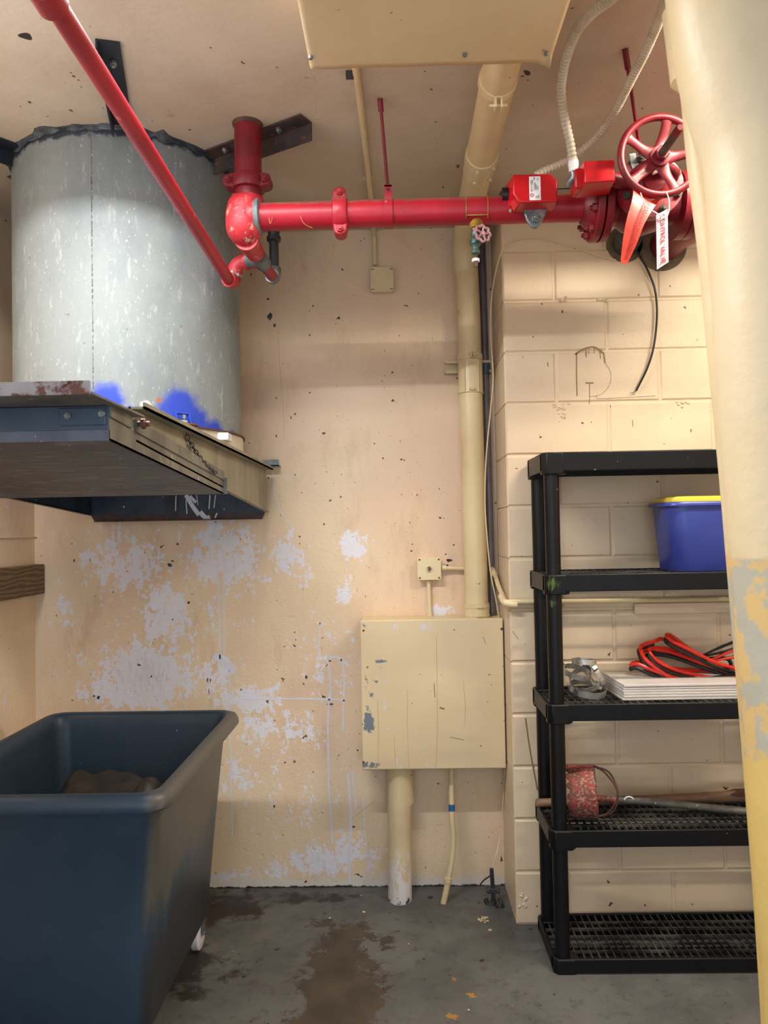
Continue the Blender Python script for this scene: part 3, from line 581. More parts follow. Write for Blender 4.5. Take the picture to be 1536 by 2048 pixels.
# chain
ca = atx(373, 872, XG1 + .012); cb = atx(432, 946, TX1 + .008)
pts = [ca.lerp(cb, k / 15) + V(0, 0, -.014 * math.sin(math.pi * k / 15)) for k in range(16)]
chn = obj('chain', MB().tube([ca + V(0, 0, .02), ca], .002, 8), M['dark_pipe'], gate)
for i in range(15):
    a, b = pts[i], pts[i + 1]; d = (b - a).normalized(); s_ = d.orthogonal().normalized()
    if i % 2: s_ = d.cross(s_)
    c0 = (a + b) / 2; L_ = (b - a).length * .72
    obj('link', MB().tube([c0 + d * L_ * math.cos(q) + s_ * .0055 * math.sin(q) for q in [2 * math.pi * k / 12 for k in range(12)]], .0016, 6, cyc=True), M['dark_pipe'], chn)
# white block on the frame, small angle to wall
p = at(355, 851, 2.62); q = at(459, 881, 2.62)
tag(obj('white_board', MB().box((p.x + .0, 2.60, q.z), (q.x, 2.66, q.z + .026)).box((q.x - .05, 2.61, 1.829), (q.x - .02, 2.65, q.z)), M['white'], loc=(p.x, 2.62, 1.829), bevel=.002), 'small white board offcut wedged between chute and gate frame', 'board')
p = at(535, 920, 3.24); q = at(557, 932, 3.24)
tag(obj('wall_angle', MB().box((XG1 - .01, 3.226, q.z), (q.x + .004, YB, q.z + .004)).box((XG1 - .01, 3.226, q.z), (q.x + .004, 3.231, p.z)), M['galv'], loc=(p.x, 3.23, q.z)), 'short grey steel angle bridging gate frame to back wall', 'bracket')

# ------------------------------------------------------------------ fire main
MY, MZ, MR = 2.40, 2.567, .0435
RX = -.462
fm = thing('fire_main', 'thick red fire sprinkler main crossing under the ceiling, with riser and elbow', 'pipe', (0, MY, MZ))
def pz(x): return MZ + (x - .1) * .004
xe = at(519, 432, MY).x
obj('main_pipe', MB().cyl((xe - .01, MY, pz(xe)), (.655, MY, pz(.655)), MR, 36), M['red'], fm)
obj('riser', MB().cyl((RX, MY, MZ + .02), (RX, MY, ZC), MR, 32), M['red_dark'], fm)
obj('ceiling_collar', MB().lathe((RX, MY, ZC - .012), (0, 0, 1), [(0, MR + .001), (.004, MR + .004), (.013, MR + .007)], 40), M['rust'], fm)
el = MB(); bc = at(487, 448, MY - .005); nr = 14
bw_ = V(bc.x, bc.y, bc.z)
el.tube([V(RX, MY, MZ + .060), V(RX, MY, MZ + .056), V(RX - .002, MY, MZ + .046), V(bc.x + .005, MY, MZ + .028), V(bc.x, MY, MZ + .005), V(bc.x, MY, bc.z - .01), V(bc.x + .001, MY, bc.z - .034), V(bc.x + .002, MY, bc.z - .052), V(bc.x + .002, MY, bc.z - .064), V(bc.x + .002, MY, bc.z - .070)], [.046, .050, .054, .0565, .058, .058, .052, .040, .026, .010], 36)
el.tube([V(bc.x, MY, MZ), V(xe - .006, MY, MZ)], [.0555, .0555], 32)
elb = obj('elbow', el, M['red_chalk'], fm, label='red elbow crusted with pale overpaint')
obj('collar_band', MB().lathe((xe - .012, MY, MZ), (1, 0, 0), [(0, .0565), (.014, .058), (.017, .052)], 32), M['galv_green'], elb, label='bare whitish collar')
obj('bottom_boss', MB().tube([at(492, 476, MY), at(500, 490, MY + .06), at(512, 508, MY + .12)], [.040, .036, .030], 24), M['red_chalk'], elb)
# grooved couplings
def coupling(c, ax, ear, parent, mat, R=MR):
    ax = Vector(ax); ear = Vector(ear); o = V(*c) - ax * .024
    cp = obj('coupling', MB().lathe(o, ax, [(0, R + .003), (.003, R + .011), (.012, R + .014), (.036, R + .014), (.045, R + .011), (.048, R + .003)], 36), M[mat], parent)
    front = ax.cross(ear).normalized()
    if front.y > 0: front = -front
    for s_ in (-1, 1):
        m = MB(); base = V(*c) + ear * s_ * (R + .004)
        poly = [ -.020, .020 ]
        prof = []
        for k in range(13):
            a = math.pi * k / 12; prof.append(base + ax * (.020 * math.cos(a)) + ear * s_ * (.014 + .016 * math.sin(a)))
        prof = [base + ax * .024 - ear * s_ * .012] + prof + [base - ax * .024 - ear * s_ * .012]
        m.prism([p_ - front * .020 for p_ in prof], front * .054)
        e_ = obj('ear', m, M[mat], cp, bevel=.004)
        obj('bolt', MB().nut(base + ear * s_ * .012 + front * .033, front, .012, .009).cyl(base + ear * s_ * .012 - front * .036, base + ear * s_ * .012 + front * .03, .006, 10), M[mat], cp)
    return cp
xc = at(681, 430, MY).x
coupling((xc, MY, pz(xc)), (1, 0, 0), (0, 0, 1), fm, 'red')
zc_ = at(495, 368, MY).z
coupling((RX, MY, zc_), (0, 0, 1), (1, 0, 0), fm, 'red_dark')
# flange pair
def disc(x, r, w, mat, parent, name='flange'):
    return obj(name, MB().lathe((x, MY, MZ), (1, 0, 0), [(0, r - .004), (.003, r), (w - .003, r), (w, r - .004)], 48), M[mat], parent)
fx = .640
obj('flange_hub', MB().lathe((fx - .03, MY, MZ), (1, 0, 0), [(0, MR + .004), (.012, MR + .016), (.03, MR + .03)], 36), M['red_dark'], fm)
f1 = disc(fx, .106, .024, 'red_dark', fm)
for k in range(8):
    a = 2 * math.pi * (k + .5) / 8; p = V(fx - .001, MY + .083 * math.cos(a), MZ + .083 * math.sin(a)); obj('bolt', MB().nut(p, (-1, 0, 0), .014, .014), M['red_dark'], f1)
# threaded outlet marks
for px in (930, 973):
    x = at(px, 420, MY).x; obj('sealant_ring', MB().tube(arc((x, MY, pz(x)), V(0, 0, 1), V(0, -1, 0), MR + .0008, .2, 2.5, 18), .0014, 6), M['gold'], fm)
x0, x1 = at(930, 420, MY).x, at(973, 420, MY).x
obj('outlet_saddle', MB().lathe((( x0 + x1) / 2, MY, pz(x0) - MR - .012), (0, 0, 1), [(0, .015), (.008, .02), (.02, .026)], 20).tube([V(x0, MY - .035, MZ - .028), V(x1, MY - .035, MZ - .028)], .002, 6), M['gold'], fm)
# loose twigs of sealant
for pp in ([(537, 433), (541, 447), (545, 432)], [(600, 432), (608, 447), (625, 456)]):
    obj('fibre', MB().tube(spline([at(a, b, MY - MR - .004) for a, b in pp], .004), .0008, 5), M['gold'], fm)

# hanger rods
def hanger(px0, py0, xb, yb, label, strap=True):
    top = atz(px0, py0, ZC); h = thing('pipe_hanger', label, 'pipe hanger', tuple(top), 'red hanger rods of the fire main')
    bot = V(xb, yb, MZ + MR + .03)
    obj('rod', MB().cyl(top, bot, .0052, 12), M['red_dark'], h)
    obj('anchor', MB().cyl(top, top.lerp(bot, .14), .0085, 12), M['red_dark'], h)
    if strap:
        pr = [V(xb, yb, MZ) + V(0, math.sin(a), math.cos(a)) * (MR + .002) for a in [2 * math.pi * k / 32 for k in range(32)]]
        m = MB(); m.loft([[V(xb - .013, p.y, p.z) for p in pr], [V(xb + .013, p.y, p.z) for p in pr], [V(xb + .013, yb + (p.y - yb) * 1.06, MZ + (p.z - MZ) * 1.06) for p in pr], [V(xb - .013, yb + (p.y - yb) * 1.06, MZ + (p.z - MZ) * 1.06) for p in pr]], False, True, True)
        m.box((xb - .012, yb - .03, MZ + MR - .02), (xb + .012, yb - .024, MZ + MR + .035)).box((xb - .012, yb + .024, MZ + MR - .02), (xb + .012, yb + .03, MZ + MR + .035)).box((xb - .012, yb - .03, MZ + MR + .030), (xb + .012, yb + .03, MZ + MR + .036))
        st = obj('strap', m, M['red'], h); obj('bolt', MB().cyl((xb, yb - .034, MZ + MR + .02), (xb, yb + .034, MZ + MR + .02), .005, 8), M['dark_pipe'], st)
    return h
hanger(760, 197, at(777, 420, MY).x, MY, 'thin red hanger rod and strap near the middle of the red main')
hanger(1250, 97, .80, 2.36, 'thin red hanger rod going down behind the red handwheel', False)

# small test valve hanging from the main
xv = at(950, 450, MY).x
tv = thing('test_valve', 'small brass and green test valve with pinkish handwheel below the red main', 'valve', (xv, MY, 2.42))
def zp(py): return at(950, py, MY).z
obj('nipple', MB().cyl((xv, MY, MZ - MR - .015), (xv, MY, zp(463)), .0125, 16), M['brass'], tv)
obj('body', MB().lathe((xv, MY, zp(507)), (0, 0, 1), [(0, .013), (.008, .015), (.012, .011), (.022, .012), (.03, .018), (.042, .018), (.052, .012), (.062, .016), (.072, .014)], 18).cyl((xv, MY, zp(485)), (xv + .02, MY - .05, zp(480)), .009, 12), M['green_bronze'], tv)
obj('collar', MB().lathe((xv, MY, zp(524)), (0, 0, 1), [(0, .012), (.003, .013), (.008, .013), (.01, .012)], 18), M['white'], tv, label='white sealing collar')
obj('plug', MB().lathe((xv, MY, zp(534)), (0, 0, 1), [(0, .007), (.012, .0085), (.016, .009)], 4), M['brass'], tv)
hc = V(xv + .017, MY - .052, zp(480)); m = MB(); ax = V(.35, -1, .12).normalized(); u = ax.orthogonal().normalized(); w = ax.cross(u)
m.tube([hc + (u * math.cos(a) + w * math.sin(a)) * (.025 + .0025 * math.cos(8 * a)) for a in [2 * math.pi * k / 48 for k in range(48)]], .0042, 8, cyc=True)
for k in range(5): a = 2 * math.pi * k / 5; m.cyl(hc, hc + (u * math.cos(a) + w * math.sin(a)) * .024, .003, 8)
m.lathe(hc - ax * .006, ax, [(0, .008), (.012, .008), (.014, .004)], 8); obj('handwheel', m, M['pinkwheel'], tv, label='chalky pink lobed handwheel')

# flow switch
p0 = at(1026, 349, 2.30); p1 = at(1117, 403, 2.30); yf, ybk = 2.30, 2.385
fs = thing('flow_switch', 'red box-shaped flow switch with white label on top of the red main', 'switch', ((p0.x + p1.x) / 2, MY, MZ))
m = MB()
F_ = [V(p0.x, yf, p1.z + .028), V(p0.x + .018, yf, p1.z), V(p1.x - .004, yf, p1.z), V(p1.x - .001, yf, p0.z - .022), V(p1.x - .022, yf, p0.z), V(p0.x, yf, p0.z)]
Bk = [V(p0.x - .012, ybk, p1.z + .03), V(p0.x - .012, ybk, p1.z - .006), V(p1.x - .002, ybk, p1.z - .006), V(p1.x + .004, ybk, p0.z - .018), V(p1.x - .018, ybk, p0.z + .006), V(p0.x - .012, ybk, p0.z + .006)]
m.loft([F_, Bk]); obj('cover', m, M['red_box'], fs, bevel=.004, segs=3)
obj('corner_facet', MB().loft([[V(p0.x + .022, yf + .002, p1.z + .004), V(p0.x + .008, yf + .002, p1.z + .026), V(p0.x - .006, yf + .03, p1.z + .010), V(p0.x + .006, yf + .03, p1.z - .014)], [V(p0.x + .022, yf + .05, p1.z + .004), V(p0.x + .008, yf + .05, p1.z + .026), V(p0.x - .006, yf + .05, p1.z + .010), V(p0.x + .006, yf + .05, p1.z - .014)]]), M['red_box'], fs, bevel=.002)
obj('screw', MB().nut(V(p0.x - .004, yf + .045, p1.z - .006), (0, -1, 0), .006, .006), M['chrome'], fs)
obj('back_plug', MB().cyl((p0.x - .026, ybk - .02, (p0.z + p1.z) / 2 + .01), (p0.x - .008, ybk - .02, (p0.z + p1.z) / 2 + .01), .022, 20), M['black'], fs)
a, b = at(1058, 353, yf - .001), at(1082, 400, yf - .001)
lab = obj('label_plate', MB().box((a.x, yf - .0012, b.z), (b.x, yf, a.z)), M['white'], fs, bevel=.001, label='white printed label')
Rv = Matrix(((0, -1, 0, 0), (0, 0, -1, 0), (1, 0, 0, 0), (0, 0, 0, 1)))   # text reading upward on a plane facing the camera
def TM(x, y, z_): return Matrix.Translation((x, y, z_)) @ Rv
lx = lambda f_: a.x + (b.x - a.x) * f_
lz = lambda f_: b.z + (a.z - b.z) * f_
text('POTTER', .0100, M['ink_black'], fs, TM(lx(.24), yf - .0014, lz(.60)))
obj('logo_ring', MB().tube([V(lx(.22) + .0048 * math.cos(q), yf - .0016, lz(.21) + .0048 * math.sin(q)) for q in [k * math.pi / 8 for k in range(16)]], .001, 6, cyc=True), M['ink_red'], fs)
text('P', .006, M['ink_red'], fs, TM(lx(.22), yf - .0014, lz(.21)))
text('CE', .007, M['ink_black'], fs, TM(lx(.62), yf - .0014, lz(.12)))
text('VSR', .006, M['ink_black'], fs, TM(lx(.45), yf - .0014, lz(.9))); text('UL', .007, M['ink_black'], fs, TM(lx(.75), yf - .0014, lz(.88)))
m = MB(); rnd = random.Random(8)
for k, (fx_, z0_, z1_) in enumerate(((.42, .42, .72), (.5, .40, .75), (.57, .45, .70), (.64, .42, .62), (.74, .08, .2), (.82, .05, .24), (.74, .42, .60))): m.box((lx(fx_), yf - .0014, lz(z0_)), (lx(fx_) + .0012, yf - .0012, lz(z1_)))
obj('fine_print', m, M['ink_black'], fs, kind='stuff')
sa = at(1070, 437, MY - .055)
m = MB(); m.prism([at(px, py, MY - .052) for px, py in ((1047, 412), (1096, 412), (1094, 424), (1082, 448), (1074, 456), (1064, 455), (1053, 440), (1047, 424))], (0, .012, 0))
sd_ = obj('saddle', m, M['galv'], fs, bevel=.004, label='grey zinc saddle clamp')
obj('bolt', MB().nut(at(1071, 438, MY - .052), (0, -1, 0), .015, .012), M['galv'], fs)

# ------------------------------------------------------------------ gate valve with handwheel
HWc = V(.777, 2.15, 2.607); HR = .113
gv = thing('gate_valve', 'dark red flanged gate valve with large spoked handwheel', 'valve', (.80, MY, MZ))
VX = .80
bd_ = MB().lathe((.668, MY, MZ), (1, 0, 0), [(0, .106), (.022, .106), (.024, .062), (.05, .058), (.08, .078), (.13, .092), (.18, .078), (.215, .058), (.24, .062), (.242, .104), (.266, .104)], 48)
obj('body', bd_, M['red_dark'], gv)
vf = obj('bonnet_flange', MB().lathe((VX - .01, MY - .10, MZ + .01), (0, -1, 0), [(-.04, .07), (0, .075), (.0, .098), (.016, .098), (.016, .096), (.018, .098), (.034, .098), (.036, .055), (.06, .036), (.075, .036)], 40), M['red_dark'], gv)
for k in range(8):
    a = 2 * math.pi * (k + .5) / 8; p = V(VX - .01 + .084 * math.cos(a), MY - .134, MZ + .01 + .084 * math.sin(a)); obj('bolt', MB().nut(p, (0, -1, 0), .012, .012), M['dark_green'], vf)
m = MB()
for s_ in (-1, 1):
    m.tube(spline([V(VX - .01 + s_ * .068, MY - .12, MZ + .02), V(VX - .01 + s_ * .062, MY - .17, MZ + .03), V(HWc.x + s_ * .034, 2.20, HWc.z - .005), V(HWc.x + s_ * .012, 2.18, HWc.z)], .02), .012, 12)
obj('yoke', m, M['red_dark'], gv)
obj('name_plate', MB().prism([at(px, py, 2.262) for px, py in ((1259, 308), (1271, 306), (1274, 320), (1279, 330), (1277, 342), (1268, 342), (1262, 330))], (0, .003, 0)), M['galv'], gv, label='small grey plate')
hw = obj('handwheel', MB().tube([HWc + V(math.cos(q), 0, math.sin(q)) * HR for q in [2 * math.pi * k / 64 for k in range(64)]], .0105, 14, cyc=True), M['red_dark'], gv)
for k in range(5):
    a = math.radians(77 + 72 * k); d = V(math.cos(a), 0, math.sin(a)); s_ = V(-math.sin(a), 0, math.cos(a))
    pts = spline([HWc + d * .018 + V(0, .012, 0), HWc + d * .05 + V(0, .014, 0), HWc + d * .082 + V(0, .006, 0), HWc + d * .108], .01); n = len(pts)
    m = MB(); rings = []
    for i, p in enumerate(pts):
        t_ = i / (n - 1); wd = .024 - .030 * t_ + .022 * t_ * t_ ; wd = max(.0085, wd) + (.006 if i == n - 1 else 0)
        rings.append([p + s_ * wd * math.cos(q) + V(0, 1, 0) * .0065 * math.sin(q) for q in [2 * math.pi * j / 12 for j in range(12)]])
    m.loft(rings); obj('spoke', m, M['red_dark'], hw, smooth=60)
obj('hub', MB().lathe(HWc + V(0, .03, 0), (0, -1, 0), [(0, .024), (.02, .030), (.034, .029), (.036, .02)], 28).lathe(HWc + V(0, -.006, 0), (0, -1, 0), [(0, .021), (.018, .021), (.02, .018)], 6), M['red_dark'], hw)
obj('stem', MB().cyl(HWc + V(0, .1, 0), HWc + V(0, -.125, 0), .0115, 18), M['dark_green'], gv, label='dark threaded stem')
obj('stem_tip', MB().lathe(HWc + V(0, -.125, 0), (0, -1, 0), [(0, .012), (.022, .0115), (.03, .008)], 18), M['red_dark'], gv)
# fitting after the valve, turning into the wall
wf = thing('wall_pipe', 'red pipe fitting bending from the valve into the block wall', 'pipe', (1.04, 2.7, 2.6))
hw_ = at(1330, 492, PY)
obj('elbow', MB().tube([V(.94, MY, MZ), V(.98, MY, MZ)] + arc((.98, MY + .08, MZ), V(0, -1, 0), V(1, 0, 0), .08, 0, math.pi / 2, 10) + [V(hw_.x, PY - .12, hw_.z), V(hw_.x, PY + .02, hw_.z)], .062, 28), M['red_dark'], wf)
obj('flange', MB().lathe((.936, MY, MZ), (1, 0, 0), [(0, .10), (.003, .104), (.021, .104), (.024, .1)], 40), M['red_dark'], wf)
m = MB().lathe((hw_.x - .015, PY - .004, hw_.z), (0, 1, 0), [(0, .096), (.002, .1), (.02, .1)], 40); obj('wall_sleeve', m, M['hole'], wf, label='rough mortared sleeve in wall')
lo = V(1.05, MY + .02, MZ - .07); obj('lug', MB().lathe(lo, (.3, -.6, -.4), [(0, .03), (.03, .034), (.05, .02)], 20), M['red_dark'], wf)
gc = at(1250, 488, PY)
st = thing('wall_stub', 'dark green capped iron stub in the block wall behind the red tape', 'pipe', tuple(gc))
obj('stub', MB().cyl(gc + V(0, .01, 0), gc + V(0, -.07, .01), .052, 28), M['dark_green'], st, bevel=.004)
obj('mortar_ring', MB().lathe(gc + V(0, -.004, 0), (0, 1, 0), [(0, .068), (.002, .074), (.012, .075)], 28), M['hole'], st)

# tamper switch
a, b = at(1169, 322, 2.20), at(1231, 364, 2.20)
ts = thing('tamper_switch', 'small red tamper switch box left of the handwheel', 'switch', (a.x, 2.24, b.z))
m = MB(); m.hexa([V(a.x, 2.20, b.z), V(b.x, 2.20, b.z + .004), V(b.x + .003, 2.28, b.z - .002), V(a.x - .012, 2.28, b.z - .012), V(a.x, 2.20, a.z), V(b.x, 2.20, a.z + .003), V(b.x + .003, 2.28, a.z + .006), V(a.x - .012, 2.28, a.z)])
obj('cover', m, M['red_box'], ts, bevel=.004)
obj('end_cap', MB().box((a.x - .024, 2.22, b.z - .006), (a.x + .002, 2.29, a.z - .01)), M['red_box'], ts, bevel=.006)
obj('barrel', MB().cyl((b.x - .005, 2.25, (a.z + b.z) / 2), (b.x + .06, 2.26, (a.z + b.z) / 2 - .008), .022, 20), M['red_dark'], ts)
# flexible conduits
def flex(name, label, pts, r, parent=None, pitch=.0125):
    sp_ = spline(pts, .0019); L_ = 0; rs = []
    for i, p in enumerate(sp_):
        if i: L_ += (p - sp_[i - 1]).length
        rs.append(r + .0034 * abs(math.sin(math.pi * L_ / pitch)) ** .7 - .0012)
    return obj(name, MB().tube(sp_, rs, 14), M['cream_flex'], parent, loc=tuple(pts[0]), smooth=80)
fc1 = [at(1146, 322, 2.24), at(1141, 290, 2.22), at(1128, 230, 2.18), at(1122, 180, 2.11), at(1130, 125, 2.01), at(1152, 65, 1.90), at(1185, 25, 1.80), at(1225, -5, 1.72), at(1270, -60, 1.60)]
c1 = thing('flexible_conduit', 'off-white ribbed conduit looping up from the tamper switch', 'conduit', tuple(fc1[0]), 'off-white ribbed flexible conduits')
flex('hose', '', fc1, .0118, c1)
m = MB().lathe(at(1147, 344, 2.24), (0, 0, 1), [(0, .013), (.012, .014), (.02, .016), (.034, .015), (.036, .012)], 18)
obj('connector', m, M['white'], c1)
e0 = at(1147, 345, 2.24); e1 = V(a.x - .02, 2.255, (a.z + b.z) / 2 - .006)
obj('angle_fitting', MB().tube(spline([e0 + V(0, 0, .004), e0 + V(.002, 0, -.014), e1 + V(-.012, 0, -.002), e1], .005), .0125, 16), M['galv'], c1)
fc2 = [at(1070, 352, 2.42), at(1085, 343, 2.42), at(1110, 332, 2.42), at(1150, 312, 2.40), at(1195, 272, 2.33), at(1230, 222, 2.21), at(1262, 160, 2.06), at(1290, 105, 1.94), at(1312, 55, 1.84), at(1330, 5, 1.75), at(1350, -50, 1.62)]
c2 = thing('flexible_conduit', 'off-white ribbed conduit running from the flow switch up past handwheel', 'conduit', tuple(fc2[0]), 'off-white ribbed flexible conduits')
flex('hose', '', fc2[:9], .0112, c2)
obj('rigid_end', MB().tube(spline(fc2[8:], .02), .0135, 16), M['cream_flex'], c2)

# hanging red tape and CONTROL VALVE sign
def strip_pts(L): return spline([at(px, py, Y) for px, py, Y in L], .006)
cl = strip_pts([(1292, 388, 2.16), (1284, 410, 2.14), (1270, 445, 2.13), (1259, 485, 2.13), (1247, 527, 2.13)])
tp = thing('caution_tape', 'bright red tapering printed tape hanging from the valve', 'tape', tuple(cl[0]))
wfn = lambda t_: .070 * (1 - t_) ** .8 * (1 if t_ > .06 else 1) + .017 - .012 * math.sin(math.pi * min(1, t_ * 1.4)) * (1 - t_)
obj('strip', MB().ribbon(cl, wfn, .0012, (.15, -1, 0)), M['red_tag'], tp)
m = MB(); n = len(cl)
tot = 46; rnd = random.Random(6)
for k in range(tot):
    t_ = .12 + .84 * k / tot; f_ = t_ * (n - 1); i = int(f_); p = cl[i].lerp(cl[min(i + 1, n - 1)], f_ - i) + V(0, -.0014, 0)
    T_ = (cl[min(i + 1, n - 1)] - cl[i]).normalized(); nn = V(.15, -1, 0).normalized(); sd = V(-1, 0, 0); w_ = wfn(t_) * .5
    m.ribbon([p - sd * w_ * rnd.uniform(.6, .9), p + sd * w_ * rnd.uniform(.2, .85)], .0011, .0004, nn)
obj('printed_lines', m, M['ink'], tp, kind='stuff')
sY = 2.10
c4 = [at(px, py, sY) for px, py in ((1312.5, 430), (1335, 418), (1337, 524), (1314, 539))]
sg = thing('valve_sign', 'white vertical sign reading CONTROL VALVE hanging below the handwheel', 'sign', tuple(c4[3]))
obj('plate', MB().prism(c4, (0, .0016, 0)), M['white'], sg)
def sgp(u_, v_): return c4[0] * (1 - u_) * (1 - v_) + c4[1] * u_ * (1 - v_) + c4[2] * u_ * v_ + c4[3] * (1 - u_) * v_
m = MB(); off = V(0, -.0012, 0)
for q0, q1 in (((.1, .04), (.92, .04)), ((.92, .04), (.92, .96)), ((.92, .96), (.1, .96)), ((.1, .96), (.1, .04))): m.ribbon([sgp(*q0) + off, sgp(*q1) + off], .0009, .0004, (0, -1, 0))
obj('border', m, M['ink_red'], sg)
ex = (c4[2] - c4[1]).normalized(); wv = (c4[1] - c4[0]); ey = wv.normalized(); ctr = sgp(.5, .5) + off
Mt = Matrix(((ex.x, ey.x, 0, ctr.x), (ex.y, ey.y, -1, ctr.y), (ex.z, ey.z, 0, ctr.z), (0, 0, 0, 1)))
text('CONTROL VALVE', .0215, M['ink_red'], sg, Mt @ Matrix.Diagonal((.80, 1.0, 1, 1)), off_=.00025)
tie = spline([at(1281, 386, 2.12), at(1287, 402, 2.11), at(1300, 418, 2.10), at(1320, 430, 2.095), at(1332, 434, 2.098), at(1338, 420, 2.11), at(1338, 400, 2.12), at(1333, 385, 2.13)], .006)
obj('zip_tie', MB().tube(tie, .0016, 8), M['white'], sg)

# thin black wires at the fire main
def wire(name, label, pts, r, mat, cat='wire', parts=()):
    sp_ = spline(pts, .012); return tag(obj(name, MB().tube(sp_, r, 8), M[mat], loc=tuple(pts[0])), label, cat)
wire('black_wire', 'short black wire end hooked behind the flow switch left side', [at(1022, 372, 2.44), at(1008, 378, 2.45), at(1000, 388, 2.47), at(997, 402, 2.48)], .002, 'black')
wire('black_wire', 'thin black wire running between flow switch and valve flange', [at(1110, 378, 2.46), at(1140, 377, 2.46), at(1170, 376, 2.46), at(1185, 380, 2.46)], .002, 'black')
bw = [at(1262, 480, 2.93), at(1275, 505, 2.935), at(1295, 540, 2.935), at(1310, 580, 2.94), at(1314, 630, 2.94), at(1308, 690, 2.94), at(1295, 735, 2.94), at(1272, 782, 2.945)]
k_ = thing('hanging_cable', 'black cable hanging down the block wall with bare end', 'cable', tuple(bw[0]))
obj('sheath', MB().tube(spline(bw, .01), .0042, 10), M['black'], k_); obj('bare_end', MB().tube([bw[-1], at(1267, 785, 2.95), at(1259, 787, 2.95)], .001, 6), M['brass'], k_)
wire('cream_wire', 'thin cream wire looping across the block wall and down beside the drain pipe',
     [at(1232, 520, 2.95), at(1200, 512, 2.95), at(1150, 495, 2.95), at(1100, 480, 2.95), at(1050, 475, 2.95), at(1015, 488, 2.945), at(996, 525, 2.98), at(984, 590, 3.05), at(981, 660, 3.1), at(985, 725, 3.12), at(986, 765, 3.12), at(980, 830, 3.13), at(972, 920, 3.13), at(970, 1000, 3.12), at(973, 1060, 3.12), at(981, 1144, 3.12), at(990, 1190, 3.12), at(999, 1240, 3.14)], .0028, 'cream_gloss')
wire('cream_wire', 'thin cream wire dropping from cabinet to the floor clamp', [at(1009, 1540, 3.2), at(1006, 1600, 3.22), at(1003, 1650, 3.22), at(995, 1700, 3.18), at(984, 1735, 3.13)], .0025, 'cream_gloss')

# ------------------------------------------------------------------ small-bore branch (sprinkler line toward camera)
BY = 2.60; e_ = at(463, 568, BY); bz = e_.z; bx = e_.x
sb = thing('sprinkler_branch', 'long thin red sprinkler pipe running from the elbow toward top left', 'pipe', tuple(e_))
far = atz(104, 0, bz + .012); dirv = (far - e_); endp = e_ + dirv * 1.45
obj('long_pipe', MB().cyl(e_ + dirv.normalized() * .02, endp, .0195, 24), M['red'], sb)
cpl = atz(108, 14, bz + .011); obj('coupling', MB().lathe(cpl, dirv.normalized(), [(0, .021), (.004, .027), (.05, .027), (.054, .021)], 24), M['red'], sb)
g1 = at(473, 533, BY); g2 = at(500, 522, BY); tee = at(522, 528, BY + .02)
obj('lower_elbow', MB().tube(arc(e_ + V(.006, 0, .035) + V(0, -.02, 0), V(0, 1, 0), V(0, 0, -1), .03, 0, math.pi / 2, 8)[::1] + [e_ + V(0, -.05, 0)], .026, 20), M['red_chalk'], sb)
obj('union', MB().lathe(at(469, 556, BY), (0, 0, 1), [(0, .026), (.006, .028), (.018, .028), (.022, .024)], 8), M['chrome'], sb, label='bright zinc union nut')
up_ = at(470, 548, BY)
obj('upper_elbow', MB().tube([up_ + V(0, 0, -.004)] + arc(V(up_.x + .036, BY, tee.z - .036), V(-1, 0, 0), V(0, 0, 1), .036, 0, math.pi / 2, 8) + [V(up_.x + .05, BY, tee.z)], .0265, 20), M['red_chalk'], sb)
obj('cross_nipple', MB().cyl(V(up_.x + .04, BY, tee.z), V(tee.x, BY, tee.z), .0205, 20), M['red'], sb)
s0 = at(497, 486, MY + .03); s1 = at(545, 553, 2.80)
dn = (s1 - s0)
obj('feed_pipe', MB().cyl(s0, s1, .0205, 20), M['red'], sb)
tc = s0.lerp(s1, .42)
obj('tee', MB().cyl(tc - dn.normalized() * .035, tc + dn.normalized() * .06, .0285, 22).cyl(tc + V(-.048, 0, -.004), tc, .027, 22), M['galv_green'], sb, label='greenish bare metal tee')
obj('end_elbow', MB().tube([s1 - dn.normalized() * .01, s1 + dn.normalized() * .012] + [s1 + dn.normalized() * .03 + V(0, 0, .012), s1 + dn.normalized() * .035 + V(0, 0, .04)], .0265, 20), M['galv'], sb)
d0 = s1 + dn.normalized() * .035; d1 = at(543, 440, d0.y)
obj('drop_pipe', MB().cyl(d0 + V(0, 0, .03), V(d0.x, d0.y, d1.z), .018, 20), M['dark_pipe'], sb, label='dark bare steel drop pipe')
obj('drop_coupling', MB().lathe(V(d0.x, d0.y, at(543, 484, d0.y).z), (0, 0, 1), [(0, .02), (.004, .027), (.018, .027), (.022, .021), (.04, .023), (.044, .019)], 20), M['dark_pipe'], sb)

# ------------------------------------------------------------------ cream drain stack
DY = 3.205; dc = at(939, 700, DY); dR = .0495; dx = dc.x
ds = thing('drain_stack', 'big cream painted drain pipe rising from the cabinet and bending along ceiling', 'pipe', (dx, DY, 1.15))
bt = at(954, 1238, DY); run_z = 2.775
v0 = V(bt.x, DY, 1.16); v1 = V(dx + .0, DY, 2.45)
obj('vertical_pipe', MB().tube([v0, V((bt.x + dx) / 2, DY, 1.8), v1, V(dx - .005, DY, run_z - .12)], dR, 36), M['cream_pipe'], ds)
hx = atz(958, 335, run_z).x; hx2 = atz(1000, 140, run_z)
obj('bend', MB().tube([V(dx - .005, DY, run_z - .13)] + arc((dx - .01, DY - .12, run_z - .12), V(0, 1, 0), V(0, 0, 1), .12, 0, math.pi / 2, 10) + [V(hx, 2.95, run_z)], [dR] + [dR + .004] * 11 + [dR], 32), M['cream_pipe'], ds)
obj('ceiling_run', MB().cyl(V(hx, 2.97, run_z), V(hx2.x + .0, 1.2, run_z), dR, 36), M['cream_pipe'], ds)
jy = atz(958, 330, run_z - .04).y
